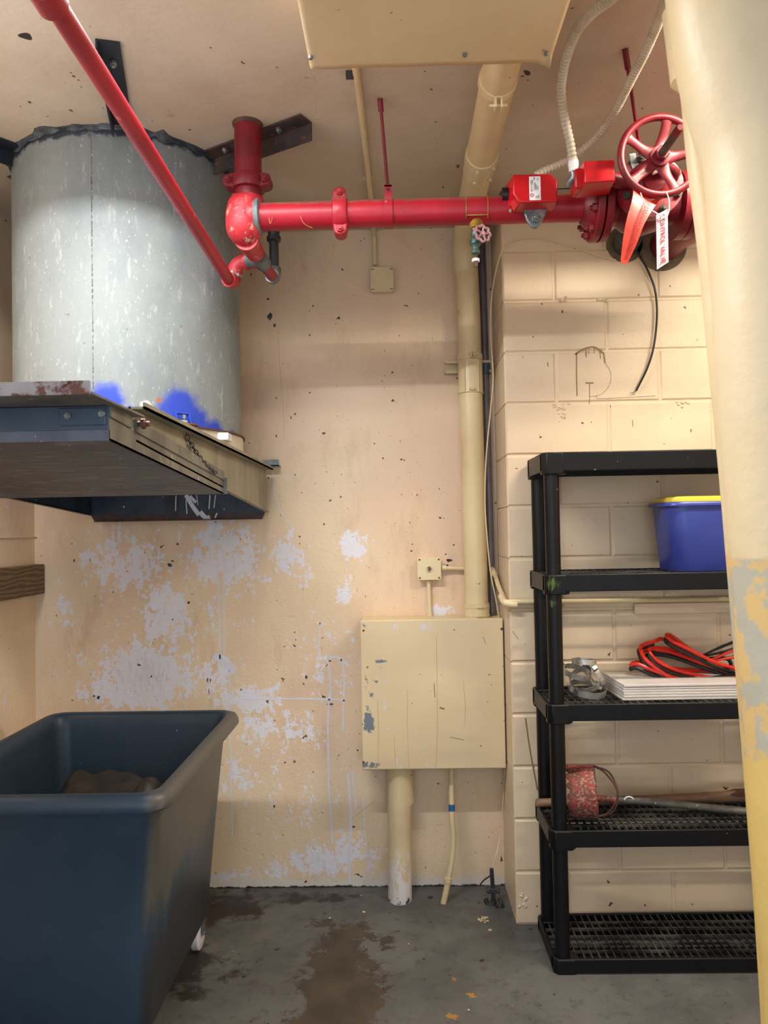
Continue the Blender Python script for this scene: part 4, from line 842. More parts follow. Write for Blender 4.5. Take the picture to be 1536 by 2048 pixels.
obj('hub_joint', MB().lathe(V(hx, jy - .0, run_z), (0, 1, 0), [(0, dR), (.001, dR + .005), (.05, dR + .006), (.054, dR + .002), (.11, dR + .004), (.14, dR)], 36), M['cream_gloss'], ds)
jm = MB()
for q in (.02, .1):
    for a in (-2.2, -1.2): jm.nut(V(hx + (dR + .004) * math.cos(a + .35), jy + q, run_z + (dR + .004) * math.sin(a + .35)), (math.cos(a + .35), 0, math.sin(a + .35)), .007, .007)
obj('clamp_screw', jm, M['cream_gloss'], ds)
cy = atz(1000, 190, run_z - .04).y
ck = obj('ceiling_clamp', MB().lathe(V(hx2.x, cy - .013, run_z), (0, 1, 0), [(0, dR + .001), (.001, dR + .004), (.026, dR + .004), (.027, dR + .001)], 36), M['cream_gloss'], ds)
for s_ in (-1, 1): obj('clamp_ear', MB().box((hx2.x + s_ * .008 - .0025, cy - .013, run_z - dR - .03), (hx2.x + s_ * .008 + .0025, cy + .013, run_z - dR + .002)), M['cream_gloss'], ck)
obj('clamp_bolt', MB().cyl((hx2.x - .025, cy, run_z - dR - .02), (hx2.x + .025, cy, run_z - dR - .02), .004, 8), M['cream_gloss'], ck)
# shield coupling and clamp at mid height
zA, zB = at(940, 788, DY).z, at(940, 722, DY).z; mx = at(941, 760, DY).x
sl = obj('shield_coupling', MB().lathe(V(mx, DY, zA), (0, 0, 1), [(0, dR), (.001, dR + .006), (.004, dR + .006), (.005, dR + .003), (zB - zA - .006, dR + .003), (zB - zA - .005, dR + .006), (zB - zA - .001, dR + .006), (zB - zA, dR)], 36), M['cream_gloss'], ds)
m = MB()
for zq in (zA + .012, zB - .02): m.lathe(V(mx - .012, DY - dR - .006, zq), (1, 0, 0), [(0, .006), (.022, .006), (.024, .004)], 8)
m.ribbon([V(mx - .03, DY - dR + .004, zA + .003), V(mx - .03, DY - dR + .004, zB - .003)], .003, .004, (0, -1, 0)); m.ribbon([V(mx + .028, DY - dR + .004, zA + .003), V(mx + .028, DY - dR + .004, zB - .003)], .003, .004, (0, -1, 0))
obj('screw_housing', m, M['cream_gloss'], sl)
zk = at(940, 716, DY).z
pk = obj('pipe_clamp', MB().lathe(V(mx, DY, zk - .011), (0, 0, 1), [(0, dR), (.0, dR + .004), (.024, dR + .004), (.024, dR)], 36), M['cream_gloss'], ds)
m = MB()
for s_ in (-1, 1): m.box((mx + .004 + s_ * .006 - .002, DY - dR - .024, zk - .011), (mx + .004 + s_ * .006 + .002, DY - dR, zk + .013))
m.cyl((mx - .012, DY - dR - .014, zk + .003), (mx + .03, DY - dR - .014, zk + .003), .0035, 8).nut((mx + .013, DY - dR - .014, zk + .003), (1, 0, 0), .007, .006)
obj('clamp_bolt', m, M['cream_gloss'], pk)
# strut channel behind pipe
a, b = at(890, 723, 3.25), at(982, 745, 3.25)
m = MB().box((a.x, 3.24, b.z), (b.x, YB - .001, b.z + .004)).box((a.x, 3.24, a.z - .004), (b.x, YB - .001, a.z)).box((a.x, YB - .006, b.z), (b.x, YB - .001, a.z)).box((a.x, 3.24, b.z + .004), (b.x, 3.243, b.z + .011)).box((a.x, 3.24, a.z - .011), (b.x, 3.243, a.z - .004))
obj('strut_channel', m, M['cream_gloss'], ds)
# no-hub coupling above cabinet
zA = 1.165; nb = obj('no_hub_coupling', MB().lathe(V(bt.x, DY, zA), (0, 0, 1), [(0, dR), (0, dR + .004), (.062, dR + .004), (.062, dR)], 36), M['cream_gloss'], ds)
for q in (.012, .048): obj('clamp_band', MB().lathe(V(bt.x, DY, zA + q - .005), (0, 0, 1), [(0, dR + .004), (.001, dR + .006), (.009, dR + .006), (.01, dR + .004)], 36).lathe(V(bt.x - .006, DY - dR - .006, zA + q), (1, 0, 0), [(0, .005), (.02, .005), (.022, .004)], 8), M['cream_gloss'], nb)
# grey conduit in the corner
g = at(974, 900, 3.25); gx = g.x
gc_ = thing('corner_conduit', 'bare grey vertical conduit in the corner behind the drain pipe', 'conduit', (gx, 3.255, 1.16))
obj('pipe', MB().tube([V(gx + .008, 3.258, 1.16), V(gx, 3.258, 2.3), V(gx - .005, 3.258, ZC)], .017, 20), M['grey_cond'], gc_)
obj('coupling', MB().cyl(V(gx + .002, 3.255, at(973, 748, 3.25).z), V(gx + .002, 3.255, at(973, 728, 3.25).z), .021, 20), M['steel_blue'], gc_)

# ------------------------------------------------------------------ junction boxes and conduits
def jbox(name, label, px0, py0, px1, py1, knob):
    a, b = at(px0, py0, 3.245), at(px1, py1, 3.245)
    j = thing(name, label, 'electrical box', ((a.x + b.x) / 2, YB, b.z)); r = .008
    def rrect(x0, x1, z0, z1, r):
        out = []
        for cx, cz, s0 in ((x1 - r, z1 - r, 0), (x0 + r, z1 - r, 1), (x0 + r, z0 + r, 2), (x1 - r, z0 + r, 3)):
            for k in range(5): q = (s0 + k / 4) * math.pi / 2; out.append((cx + r * math.cos(q), cz + r * math.sin(q)))
        return out
    P = rrect(a.x + .003, b.x - .003, b.z + .003, a.z - .003, r); obj('body', MB().prism([V(x, 3.25, z_) for x, z_ in P], (0, YB - 3.25, 0)), M['cream_gloss'], j, bevel=.002)
    P = rrect(a.x, b.x, b.z, a.z, r); cv = obj('cover', MB().prism([V(x, 3.244, z_) for x, z_ in P], (0, .006, 0)), M['cream_gloss'], j, bevel=.002)
    m = MB()
    for sx, sz in ((.1, .1), (.9, .1), (.1, .9), (.9, .9)):
        q = V(a.x + (b.x - a.x) * sx, 3.244, b.z + (a.z - b.z) * sz); obj('screw', MB().lathe(q, (0, -1, 0), [(-.001, .004), (.0015, .004), (.0025, .002)], 10) if knob else MB().box(q + V(-.006, -.001, -.0015), q + V(.006, .001, .0015), None), M['rust'] if knob else M['ink_black'], cv)
    if knob:
        c0 = (a + b) / 2; obj('round_cover', MB().lathe(V(c0.x, 3.2435, c0.z), (0, -1, 0), [(-.001, .0165), (.0015, .0165), (.0025, .0145), (.002, .0135)], 28), M['cream_gloss'], j)
        obj('socket', MB().box((c0.x - .006, 3.236, c0.z - .009), (c0.x + .004, 3.243, c0.z + .009)).box((c0.x + .003, 3.238, c0.z - .004), (c0.x + .009, 3.243, c0.z + .003)), M['rust_white'], j)
    return j
jbox('junction_box', 'blank cream square junction box high on the back wall', 740, 534, 788, 583, False)
jbox('outlet_box', 'cream square box with round socket above the cabinet', 834, 1115, 883, 1160, True)
cn = thing('ceiling_conduit', 'slim cream conduit along ceiling and down to the blank junction box', 'conduit', tuple(at(748, 480, 3.26)))
top = [atz(706, 100, ZC - .012), atz(713, 150, ZC - .012), atz(722, 220, ZC - .012), atz(733, 320, ZC - .012), atz(742, 400, ZC - .012)]
y_end = at(749, 500, YB - .012)
pth = top + [V(y_end.x - .002, YB - .035, ZC - .014), V(y_end.x, YB - .013, ZC - .04), V(y_end.x, YB - .013, at(750, 500, YB).z), V(at(750, 533, YB).x, YB - .015, at(750, 533, YB).z)]
obj('tube', MB().tube(spline(pth, .03), .0105, 14), M['cream_gloss'], cn)
zz_ = atz(736, 362, ZC - .012); obj('strap', MB().box(zz_ + V(-.02, -.01, .008), zz_ + V(.02, .01, .0125)), M['cream_gloss'], cn)
zz_ = atz(700, 152, ZC - .012); obj('clip', MB().box(zz_ + V(-.012, -.008, -.006), zz_ + V(.012, .008, .012)), M['dark_pipe'], cn)
c_ = thing('short_conduit', 'short cream conduit from socket box down into the cabinet top', 'conduit', tuple(at(858, 1200, 3.265)))
p, q = at(857, 1161, 3.268), at(860, 1236, 3.268)
obj('tube', MB().cyl(p, q, .0095, 14), M['cream_gloss'], c_); obj('connector', MB().cyl(V(q.x, q.y, q.z + .022), q, .0125, 8).cyl(p, p + V(0, 0, -.012), .0125, 8), M['cream_gloss'], c_)
c_ = thing('corner_run_conduit', 'cream conduit passing behind drain pipe, round the corner and along the blocks', 'conduit', tuple(at(905, 1137, 3.262)))
zr = at(1030, 1209, 2.935).z
pp = [at(884, 1136, 3.262), at(930, 1137, 3.262), at(978, 1138, 3.258), at(988, 1146, 3.22), at(997, 1172, 3.08), at(1008, 1198, 2.96)]
obj('tube', MB().tube(spline(pp, .02), .0095, 14).cyl(at(1012, 1204, 2.935), V(XR - .02, 2.945, zr + .004), .0105, 14), M['cream_gloss'], c_)
obj('elbow_fitting', MB().tube(spline([at(1003, 1192, 2.98), at(1010, 1205, 2.94), at(1022, 1209, 2.935), at(1034, 1209, 2.935)], .006), .0145, 14), M['cream_gloss'], c_)
obj('connector', MB().cyl(pp[0], pp[0] + V(.018, 0, 0), .0125, 10), M['cream_gloss'], c_); obj('coupling', MB().cyl(at(984, 1139, 3.245), at(989, 1149, 3.2), .0125, 12), M['cream_gloss'], c_)
a, b = at(1268, 1207, 2.95), at(1300, 1228, 2.95)
tag(obj('wall_raceway', MB().box((a.x, 2.944, b.z), (XR - .05, PY - .001, a.z)), M['block'], loc=(a.x, 2.95, b.z), bevel=.003), 'flat cream painted strip on the blocks behind the shelf', 'trim strip')

# ------------------------------------------------------------------ wall cabinet
CY = 3.12; a, b, c_, d_ = at(721, 1241, CY), at(1008, 1241, CY), at(726, 1540, CY), at(1016, 1540, CY)
cbx0, cbx1 = -.162, PX - .006; cz0, cz1 = c_.z, a.z
cab = thing('wall_cabinet', 'large square cream metal cabinet with chipped corner on the back wall', 'cabinet', (cbx0, YB, cz0))
obj('body', MB().box((cbx0 + .004, CY + .006, cz0 + .004), (cbx1 - .002, YB, cz1 - .003)), M['cream_pipe'], cab, bevel=.002)
chip = blobs([(736, 1440, 16, 42, .85), (740, 1530, 34, 10, .72), (732, 1360, 10, 60, .55), (758, 1323, 16, 4, .9), (752, 1362, 8, 6, .85), (742, 1392, 12, 14, .7), (728, 1250, 6, 6, .7), (1004, 1258, 4, 4, .85), (1015, 1530, 4, 12, .6)], lambda x, y: at(x, y, CY))
pl_ = blobs([(785, 1255, 24, 12, .62), (850, 1252, 14, 12, .68), (830, 1485, 28, 24, .64), (800, 1530, 14, 26, .66), (770, 1400, 22, 80, .5), (780, 1460, 16, 14, .6), (855, 1530, 10, 24, .55), (760, 1350, 24, 30, .45)], lambda x, y: at(x, y, CY))
cov = grid('cover', M['cab'], lambda U, Vv: (cbx0 + U * (cbx1 - cbx0), np.full_like(U, CY), cz0 + Vv * (cz1 - cz0)), 120, 120, {'chip': lambda X, Y, Z: fieldsum(chip, X, Z, 0, 2), 'peel': lambda X, Y, Z: fieldsum(pl_, X, Z, 0, 2)})
for vtx in cov.data.vertices: vtx.co -= cab.location
cov.parent = cab
so = cov.modifiers.new('solid', 'SOLIDIFY'); so.thickness = .004; so.offset = -1
for px, py in ((727, 1261), (1003, 1258), (727, 1524), (1013, 1523)): obj('screw', MB().lathe(at(px, py, CY - .001), (0, -1, 0), [(0, .0045), (.002, .004), (.003, .002)], 10), M['rust'], cov) if False else obj('screw', MB().lathe(at(px, py, CY), (0, -1, 0), [(-.001, .0045), (.002, .004), (.003, .002)], 10), M['rust'], cab)
for pts in ([(873, 1270), (874, 1350), (875, 1450), (872, 1540)], [(815, 1380), (815, 1460), (818, 1540)], [(926, 1362), (930, 1400), (930, 1450)], [(788, 1470), (792, 1540)], [(755, 1400), (757, 1460), (756, 1540)]):
    obj('stain_run', MB().ribbon(spline([at(x, y, CY - .0003) for x, y in pts], .02), .0018, .0004, (0, -1, 0)), M['stain'], cab)
for pts, w in (([(868, 1366), (870, 1395)], .003), ([(879, 1415), (889, 1418)], .006), ([(900, 1474), (928, 1480)], .002), ([(966, 1273), (972, 1288)], .002)):
    obj('scratch', MB().ribbon([at(x, y, CY - .0003) for x, y in pts], w, .0004, (0, -1, 0)), M['ochre_mark'], cab)

# floor pipes
fp = thing('floor_drain_pipe', 'wide cream pipe with peeling base between cabinet and floor', 'pipe', tuple(atz(802, 1785, 0)))
fc = at(800, 1720, 3.18); topx = at(803, 1560, 3.2).x
obj('pipe', MB().tube([V(fc.x - .003, 3.17, -.01), V(fc.x + .001, 3.185, .35), V(topx, 3.2, cz0 + .03)], .0495, 32), M['floor_pipe'], fp)
zc2 = at(802, 1613, 3.15).z; obj('hub', MB().lathe(V(topx - .003, 3.2, zc2), (0, 0, 1), [(0, .0495), (.0, .0545), (.02, .0555), (cz0 - zc2 + .02, .0555), (cz0 - zc2 + .021, .05)], 32), M['cream_pipe'], fp)
sc = thing('floor_conduit', 'thin slightly bent cream conduit with blue tape from cabinet to floor', 'conduit', tuple(atz(886, 1806, 0)))
p = [at(903, 1535, 3.2), at(903, 1600, 3.18), at(904, 1640, 3.165), at(907, 1680, 3.155), at(903, 1725, 3.145), at(896, 1762, 3.14)]
obj('tube', MB().tube(spline(p, .02), .0115, 16), M['cream_gloss'], sc)
ft = atz(886, 1806, 0); obj('floor_stub', MB().cyl(ft + V(0, 0, -.01), p[-1] + V(0, 0, -.004), .0125, 16), M['cream_pipe'], sc)
obj('end_fitting', MB().cyl(p[-1] + V(0, 0, .014), p[-1] + V(-.001, 0, -.004), .016, 14), M['cream_gloss'], sc)
ta, tb = p[1].lerp(p[2], .22), p[1].lerp(p[2], .55); obj('blue_tape', MB().cyl(ta, tb, .0132, 18), M['tape_blue'], sc, label='band of blue tape')
gr = thing('ground_clamp', 'dark grey floor stake with clamp and bolts near the corner', 'clamp', tuple(atz(986, 1815, 0)))
gb = atz(988, 1808, 0); gt = at(983, 1738, 3.11)
obj('stake', MB().tube([gb + V(0, 0, -.01), gt], .0085, 12), M['dark_pipe'], gr)
mid = gb.lerp(gt, .4); obj('clamp', MB().box(mid - V(.028, .010, .010), mid + V(.028, .010, .010)).cyl(mid + V(-.02, -.02, 0), mid + V(-.02, .02, 0), .009, 8).cyl(mid + V(.02, -.02, 0), mid + V(.02, .02, 0), .009, 8), M['dark_pipe'], gr, bevel=.002)
lump = MB(); rnd = random.Random(12)
for _ in range(16): lump.lathe(gb + V(rnd.uniform(-.035, .035), rnd.uniform(-.03, .03), -.002), (rnd.uniform(-.4, .4), rnd.uniform(-.4, .4), 1), [(0, .009), (.008, .008), (rnd.uniform(.012, .026), .004)], 7)
obj('mortar_lump', lump, M['dark_pipe'], gr, kind='stuff'); obj('wire_tail', MB().tube(spline([gt + V(-.002, .01, -.03), gt + V(-.03, .03, -.06), gt + V(-.045, .05, -.09)], .01), .003, 8), M['dark_pipe'], gr)
h_ = atz(861, 1795, 0); tag(obj('floor_hole_cap', MB().lathe(h_ + V(0, 0, -.001), (0, 0, 1), [(0, .013), (.002, .012), (.0025, .004)], 14), M['black'], loc=tuple(h_)), 'tiny black plug in the floor between the two floor pipes', 'plug')

# ------------------------------------------------------------------ ceiling access sheet
ZS = 2.705; s0_ = atz(597, 0, ZS); s1_ = atz(620, 131, ZS); s2_ = atz(1097, 131, ZS); sx0, sx1, sy1 = s1_.x, s2_.x, s1_.y + .012; sy0 = 1.15
rows_, cols_ = 40, 40; vv = []; ff = []
for j in range(rows_ + 1):
    for i in range(cols_ + 1):
        x = sx0 + (sx1 - sx0) * i / cols_; y = sy0 + (sy1 - sy0) * j / rows_
        s_ = max(0, ((x - sx1 + .035) / .035)) if x > sx1 - .035 else 0; t_ = max(0, (y - sy1 + .04) / .04) if y > sy1 - .04 else 0
        k = max(0, s_ + t_ - 1.0); sag = .001 + .001 * math.sin(i * .5) * (j / rows_) ** 4
        vv.append(V(x, y, ZS - sag * .6 - .016 * k ** 1.2))
for j in range(rows_):
    for i in range(cols_): q = j * (cols_ + 1) + i; ff.append((q, q + 1, q + cols_ + 2, q + cols_ + 1))
M['panel'] = simple('cream_sheet_paint', S(226, 206, 168), .42, 0, S(216, 192, 150), 2.5, .2, 8, (30, .735, S(130, 98, 62)), (S(170, 136, 90), 9, .69))
cpn = thing('ceiling_sheet', 'cream sheet metal access panel screwed to ceiling, one corner curling down', 'panel', ((sx0 + sx1) / 2, sy1, ZS))
for a_ in (sx0 + .02, sx1 - .09):
    for b_ in (sy0 + .1, sy1 - .08): obj('hanger_stud', MB().cyl((a_, b_, ZS), (a_, b_, ZC), .004, 8), M['galv'], cpn)
o = obj('sheet', MB().add(vv, ff), M['panel'], cpn, fix=False); so = o.modifiers.new('s', 'SOLIDIFY'); so.thickness = .002
for px, py in ((621, 115), (1092, 107), (930, 110), (610, 100)):
    if px == 610: continue
    obj('screw', MB().lathe(atz(px, py, ZS - .006), (0, 0, -1), [(-.002, .006), (.003, .0055), (.005, .003)], 10), M['galv'], cpn)

# ------------------------------------------------------------------ big near pipes at right
RA = .098
def near(px, py, Y, R): # centre of a vertical pipe whose left silhouette passes the pixel
    p = at(px, py, Y); return V(p.x + R * 1.06, Y, p.z)
np_ = [near(1322, -120, 1.25, RA), near(1333, 0, 1.25, RA), near(1352, 120, 1.25, RA), near(1380, 225, 1.25, RA), near(1404, 300, 1.25, RA), near(1414, 400, 1.25, RA), near(1420, 500, 1.25, RA), near(1436, 780, 1.25, RA), near(1452, 1000, 1.25, RA), near(1464, 1150, 1.25, RA), near(1490, 1500, 1.25, RA), near(1516, 1850, 1.25, RA), near(1531, 2048, 1.25, RA)]
lowx = np_[-1].x + .02
bp = thing('large_near_pipe', 'big cream painted pipe close to camera at right edge, patched grey and yellow', 'pipe', (lowx, 1.25, 0))
obj('pipe', MB().tube(spline([V(np_[0].x - .03, 1.25, ZC)] + np_[1:] + [V(lowx, 1.25, 0)], .03), RA, 40), M['near_pipe'], bp, smooth=60)
RB = .030
q_ = [near(1330, -60, 1.42, RB), near(1350, 110, 1.42, RB), near(1362, 200, 1.42, RB), near(1374, 330, 1.42, RB), near(1395, 500, 1.42, RB), near(1414, 700, 1.42, RB), near(1438, 950, 1.42, RB), near(1455, 1150, 1.42, RB), near(1484, 1500, 1.42, RB), near(1520, 2000, 1.42, RB)]
b2 = thing('slim_near_pipe', 'slimmer cream pipe tucked behind the big pipe at right', 'pipe', (q_[-1].x, 1.42, 0))
obj('pipe', MB().tube(spline([V(q_[0].x - .02, 1.42, ZC)] + q_[1:] + [V(q_[-1].x + .01, 1.42, 0)], .04), RB, 28), M['near_pipe'], b2)
z0, z1 = at(1360, 163, 1.42).z, at(1350, 20, 1.42).z; xx_ = (q_[1].x + q_[2].x) / 2
obj('coupling', MB().tube([V(q_[1].x + .004, 1.42, z0), V(q_[1].x - .002, 1.42, z0 + .004), V(q_[0].x, 1.42, z1)], [RB, RB + .008, RB + .008], 28), M['near_pipe'], b2)
obj('screw', MB().nut(V(q_[1].x - RB - .006, 1.41, at(1345, 100, 1.42).z), (-1, -.2, 0), .008, .006), M['cream_gloss'], b2)

# ------------------------------------------------------------------ cart
def rr(x0, x1, y0, y1, r, z_, n=7):
    out = []
    for cx, cy_, s0 in ((x1 - r, y1 - r, 0), (x0 + r, y1 - r, 1), (x0 + r, y0 + r, 2), (x1 - r, y0 + r, 3)):
        for k in range(n): q = (s0 + k / (n - 1)) * math.pi / 2; out.append(V(cx + r * math.cos(q), cy_ + r * math.sin(q), z_))
    return out
KX0, KX1, KY0, KY1, KZ = -1.385, -.625, 1.985, 2.965, .852
cart = thing('waste_cart', 'dark blue plastic waste cart with rolled rim in the left foreground', 'cart', ((KX0 + KX1) / 2, (KY0 + KY1) / 2, 0))
R_ = []
def rg(i, z_, r, tp=0): R_.append(rr(KX0 + i, KX1 - i, KY0 + i, KY1 - i - tp, r, z_))
rg(.15, .118, .05, .05); rg(.115, .124, .06, .04); rg(.098, .15, .07, .03); rg(.075, .45, .07, .02); rg(.046, .795, .07); rg(.036, .808, .07); rg(.004, .806, .07); rg(0, .812, .07); rg(.002, .832, .07); rg(.010, .846, .065); rg(.024, .852, .06); rg(.040, .849, .055); rg(.05, .838, .05); rg(.056, .80, .05); rg(.088, .45, .06, .02); rg(.112, .17, .06, .03); rg(.14, .155, .05, .04)
obj('tub', MB().loft(R_), M['cart'], cart, smooth=50)
obj('base_frame', MB().box((KX0 + .17, KY0 + .17, .113), (KX1 - .17, KY1 - .22, .119)), M['steel'], cart)
for sx in (0, 1):
    for sy in (0, 1):
        x = KX1 - .165 if sx else KX0 + .165; y = KY1 - .15 if sy else KY0 + .2
        c_ = V(x + (.02 if sx else -.02), y, .058)
        cs = obj('caster', MB().box((c_.x - .026, c_.y - .03, .112), (c_.x + .026, c_.y + .03, .118)).box((c_.x - .024, c_.y - .018, .055), (c_.x - .020, c_.y + .018, .115)).box((c_.x + .020, c_.y - .018, .055), (c_.x + .024, c_.y + .018, .115)), M['galv'], cart)
        obj('wheel', MB().lathe((c_.x - .015, c_.y, .058), (1, .0, 0), [(0, .03), (.0, .052), (.004, .058), (.026, .058), (.030, .052), (.03, .03)], 28), M['white'], cs)
        obj('axle', MB().cyl((c_.x - .028, c_.y, .058), (c_.x + .028, c_.y, .058), .006, 10), M['galv'], cs)
# crumpled bag in the cart
bag = MB(); nx, ny = 40, 40; vv = []; ff = []
for j in range(ny + 1):
    for i in range(nx + 1):
        x = -1.27 + .52 * i / nx; y = 2.13 + .68 * j / ny; e = min(i, nx - i) / 8; f_ = min(j, ny - j) / 8
        z_ = .675 + .05 * mnoise.noise(V(x * 5, y * 5, 0)) + .035 * mnoise.noise(V(x * 14, y * 14, 3)) - .10 * max(0, 1 - e) - .10 * max(0, 1 - f_)
        z_ += .07 * math.exp(-((x + .83) / .05) ** 2 - ((y - 2.52) / .08) ** 2)
        vv.append(V(x, y, z_))
for j in range(ny):
    for i in range(nx): q = j * (nx + 1) + i; ff.append((q, q + 1, q + nx + 2, q + nx + 1))
n0 = len(vv); brd = [i for i in range(nx + 1)] + [(j + 1) * (nx + 1) + nx for j in range(ny)] + [ny * (nx + 1) + i for i in range(nx - 1, -1, -1)] + [j * (nx + 1) for j in range(ny - 1, 0, -1)]
m = MB().add(vv, ff); base = [V(-1.01 + (vv[i].x + 1.01) * .86, 2.47 + (vv[i].y - 2.47) * .86, .19) for i in brd]; nb_ = len(m.v); m.v += base
for k in range(len(brd)): m.f.append((brd[k], nb_ + k, nb_ + (k + 1) % len(brd), brd[(k + 1) % len(brd)]))
m.f.append(tuple(nb_ + k for k in range(len(brd))))
tag(obj('trash_bag', m, M['bag'], loc=(-1.0, 2.5, .19), smooth=60), 'crumpled dull brown trash bag lying inside the blue cart', 'bag')

# ------------------------------------------------------------------ shelf unit
SX0, SX1, SY0, SY1 = .512, 1.43, 2.63, 2.945
tops = [1.805, 1.377, .926, .491, .052]; hts = [.066, .060, .058, .058, .046]
su = thing('shelf_unit', 'black plastic five tier shelving unit against the block wall', 'shelving', ((SX0 + SX1) / 2, (SY0 + SY1) / 2, 0))
posts = [(SX0 + .036, SY0 + .032), (SX0 + .036, SY1 - .034), (SX1 - .036, SY0 + .032), (SX1 - .036, SY1 - .034)]
for x, y in posts:
    m = MB(); pr = []
    for k in range(4):
        zt, zb_ = tops[k] - hts[k] + .004, tops[k + 1] - .01
        pr += [(zb_, .0262), (zb_ + .02, .0262), (zt, .0270)]
    pr = sorted(pr); m.lathe((x, y, 0), (0, 0, 1), [(.004, .027)] + pr, 24); obj('post', m, M['shelf'], su)
def chrect(x0, x1, y0, y1, c, z_): return [V(x0 + c, y0, z_), V(x1 - c, y0, z_), V(x1, y0 + c, z_), V(x1, y1 - c, z_), V(x1 - c, y1, z_), V(x0 + c, y1, z_), V(x0, y1 - c, z_), V(x0, y0 + c, z_)]
for k, (zt, h) in enumerate(zip(tops, hts)):
    o_ = chrect(SX0, SX1, SY0, SY1, .018, 0); i_ = chrect(SX0 + .012, SX1 - .012, SY0 + .012, SY1 - .012, .014, 0)
    up = lambda P, z_: [V(p.x, p.y, z_) for p in P]
    m = MB().loft([up(o_, zt - h), up(o_, zt), up(i_, zt), up(i_, zt - h)], False, True, True)
    sh = obj('shelf', m, M['shelf'], su, bevel=.003)
    for x, y in posts:
        s_ = 1 if x < 1 else -1; q = 1 if y < 2.8 else -1
        xa, xb = (x - .036, x + .052) if s_ > 0 else (x - .052, x + .036)
        ya, yb2 = (y - .0335, y + .030) if q > 0 else (y - .03, y + .0355)
        m = MB(); m.loft([chrect(xa, xb, ya, yb2, .016, max(.001, zt - h - .010)), chrect(xa, xb, ya, yb2, .016, zt - .002 if k else zt - .001)]); obj('corner_socket', m, M['shelf'], sh, bevel=.003)
    if k == 0:
        obj('deck', MB().box((SX0 + .01, SY0 + .01, zt - .008), (SX1 - .01, SY1 - .01, zt - .004)), M['shelf'], sh)
        m = MB()
        for j in range(30): x = SX0 + .03 + j * .03; m.box((x, SY0 + .012, zt - .03), (x + .003, SY1 - .012, zt - .008))
        obj('rib', m, M['shelf'], sh, kind='stuff')
    else:
        m = MB(); x = SX0 + .03
        while x < SX1 - .02: m.box((x, SY0 + .012, zt - .014), (x + .0032, SY1 - .012, zt - .002)); x += .0265
        for j in range(1, 6): y = SY0 + .012 + j * (SY1 - SY0 - .024) / 6; m.box((SX0 + .012, y - .0015, zt - .012), (SX1 - .012, y + .0015, zt - .0022))
        obj('lattice', m, M['lattice'], sh, kind='stuff')
        m = MB()
        for y in (SY0 + .09, SY1 - .10): m.box((SX0 + .012, y, zt - .04), (SX1 - .012, y + .01, zt - .014))
        obj('under_rib', m, M['shelf'], sh)

# blue tub on shelf 2
z0 = tops[1] - .0015
bu = thing('blue_tub', 'deep blue plastic tub with yellow lid on the second shelf', 'tub', (1.13, 2.79, z0))
tx0, tx1, ty0, ty1 = .955, 1.30, 2.665, 2.915
def tr_(i, z_, r): return rr(tx0 + i, tx1 - i, ty0 + i * .7, ty1 - i * .7, r, z_)
H = at(1330, 1012, 2.68).z - z0
obj('tub', MB().loft([tr_(.036, z0, .05), tr_(.032, z0 + .004, .052), tr_(.012, z0 + H, .06), tr_(-.004, z0 + H, .07), tr_(-.004, z0 + H + .008, .07), tr_(.004, z0 + H + .014, .065), tr_(.014, z0 + H + .012, .06), tr_(.016, z0 + H - .02, .06), tr_(.034, z0 + .008, .05)]), M['blue_tub'], bu, smooth=50)
obj('lid', MB().loft([tr_(.016, z0 + H + .012, .06), tr_(.014, z0 + H + .018, .06), tr_(.016, z0 + H + .030, .06), tr_(.022, z0 + H + .033, .055), tr_(.05, z0 + H + .031, .04)]), M['yellow_lid'], bu, smooth=40, label='yellow snap lid')
# tiles on shelf 3
z3 = tops[2] - .0015; names = ['bottom', 'second from the bottom', 'third from the bottom', 'third from the top', 'second from the top', 'top']
rnd = random.Random(7); tl0 = at(1242, 1408, 2.69)
for k in range(6):
    th = .0084; z_ = z3 + k * .0095; dx_ = .008 * (k / 5) + rnd.uniform(-.004, .004); dy_ = rnd.uniform(-.003, .003)
    x0 = tl0.x + dx_ + .006; y0 = 2.686 + dy_
    P = [V(x0, y0, z_), V(x0 + .44, y0 + .004, z_), V(x0 + .44, y0 + .245, z_), V(x0 - .01, y0 + .245, z_)]
    P2 = [p + V(0, 0, th) for p in P]; gap = [P[0], P[1], P[2], P[3]]
    lb = {'bottom': 'off-white tile at the very bottom of the stack on the third shelf', 'top': 'off-white tile on top of the stack, under the jumper cables'}.get(names[k], 'off-white tile, %s of the stack on third shelf' % names[k])
    o = obj('tile', MB().hexa([p + V(0, 0, .0) for p in P] + P2), M['tile'], loc=(x0, y0, z_), bevel=.0016)
    tag(o, lb, 'tile', 'off-white tiles stacked on the third shelf')
    if k: o.location.z -= .0016 * k * 0
zt_ = z3 + 5 * .0095 + .0084
# jumper cables on the tiles
jc = thing('jumper_cables', 'coil of red and black jumper cables lying on the tile stack', 'cable', (1.05, 2.78, zt_))
def cq(p): return at(p[0], p[1], 2.80 + (p[2] - 2.66) * .55)
def cab_(pts, r=.0074): return MB().tube(spline([cq(p) for p in pts], .008), r, 10)
red1 = [(1262, 1331, 2.74), (1275, 1328, 2.72), (1300, 1338, 2.69), (1330, 1350, 2.675), (1360, 1358, 2.67), (1400, 1366, 2.665), (1440, 1362, 2.67), (1478, 1350, 2.69), (1470, 1338, 2.72), (1430, 1325, 2.72), (1380, 1300, 2.71), (1345, 1283, 2.71), (1333, 1272, 2.74), (1340, 1270, 2.78), (1365, 1288, 2.81), (1390, 1306, 2.83)]
red2 = [(1390, 1306, 2.83), (1350, 1300, 2.82), (1310, 1296, 2.80), (1298, 1300, 2.76), (1310, 1318, 2.72), (1345, 1338, 2.70), (1400, 1352, 2.69), (1450, 1358, 2.69), (1490, 1352, 2.71), (1500, 1338, 2.76)]
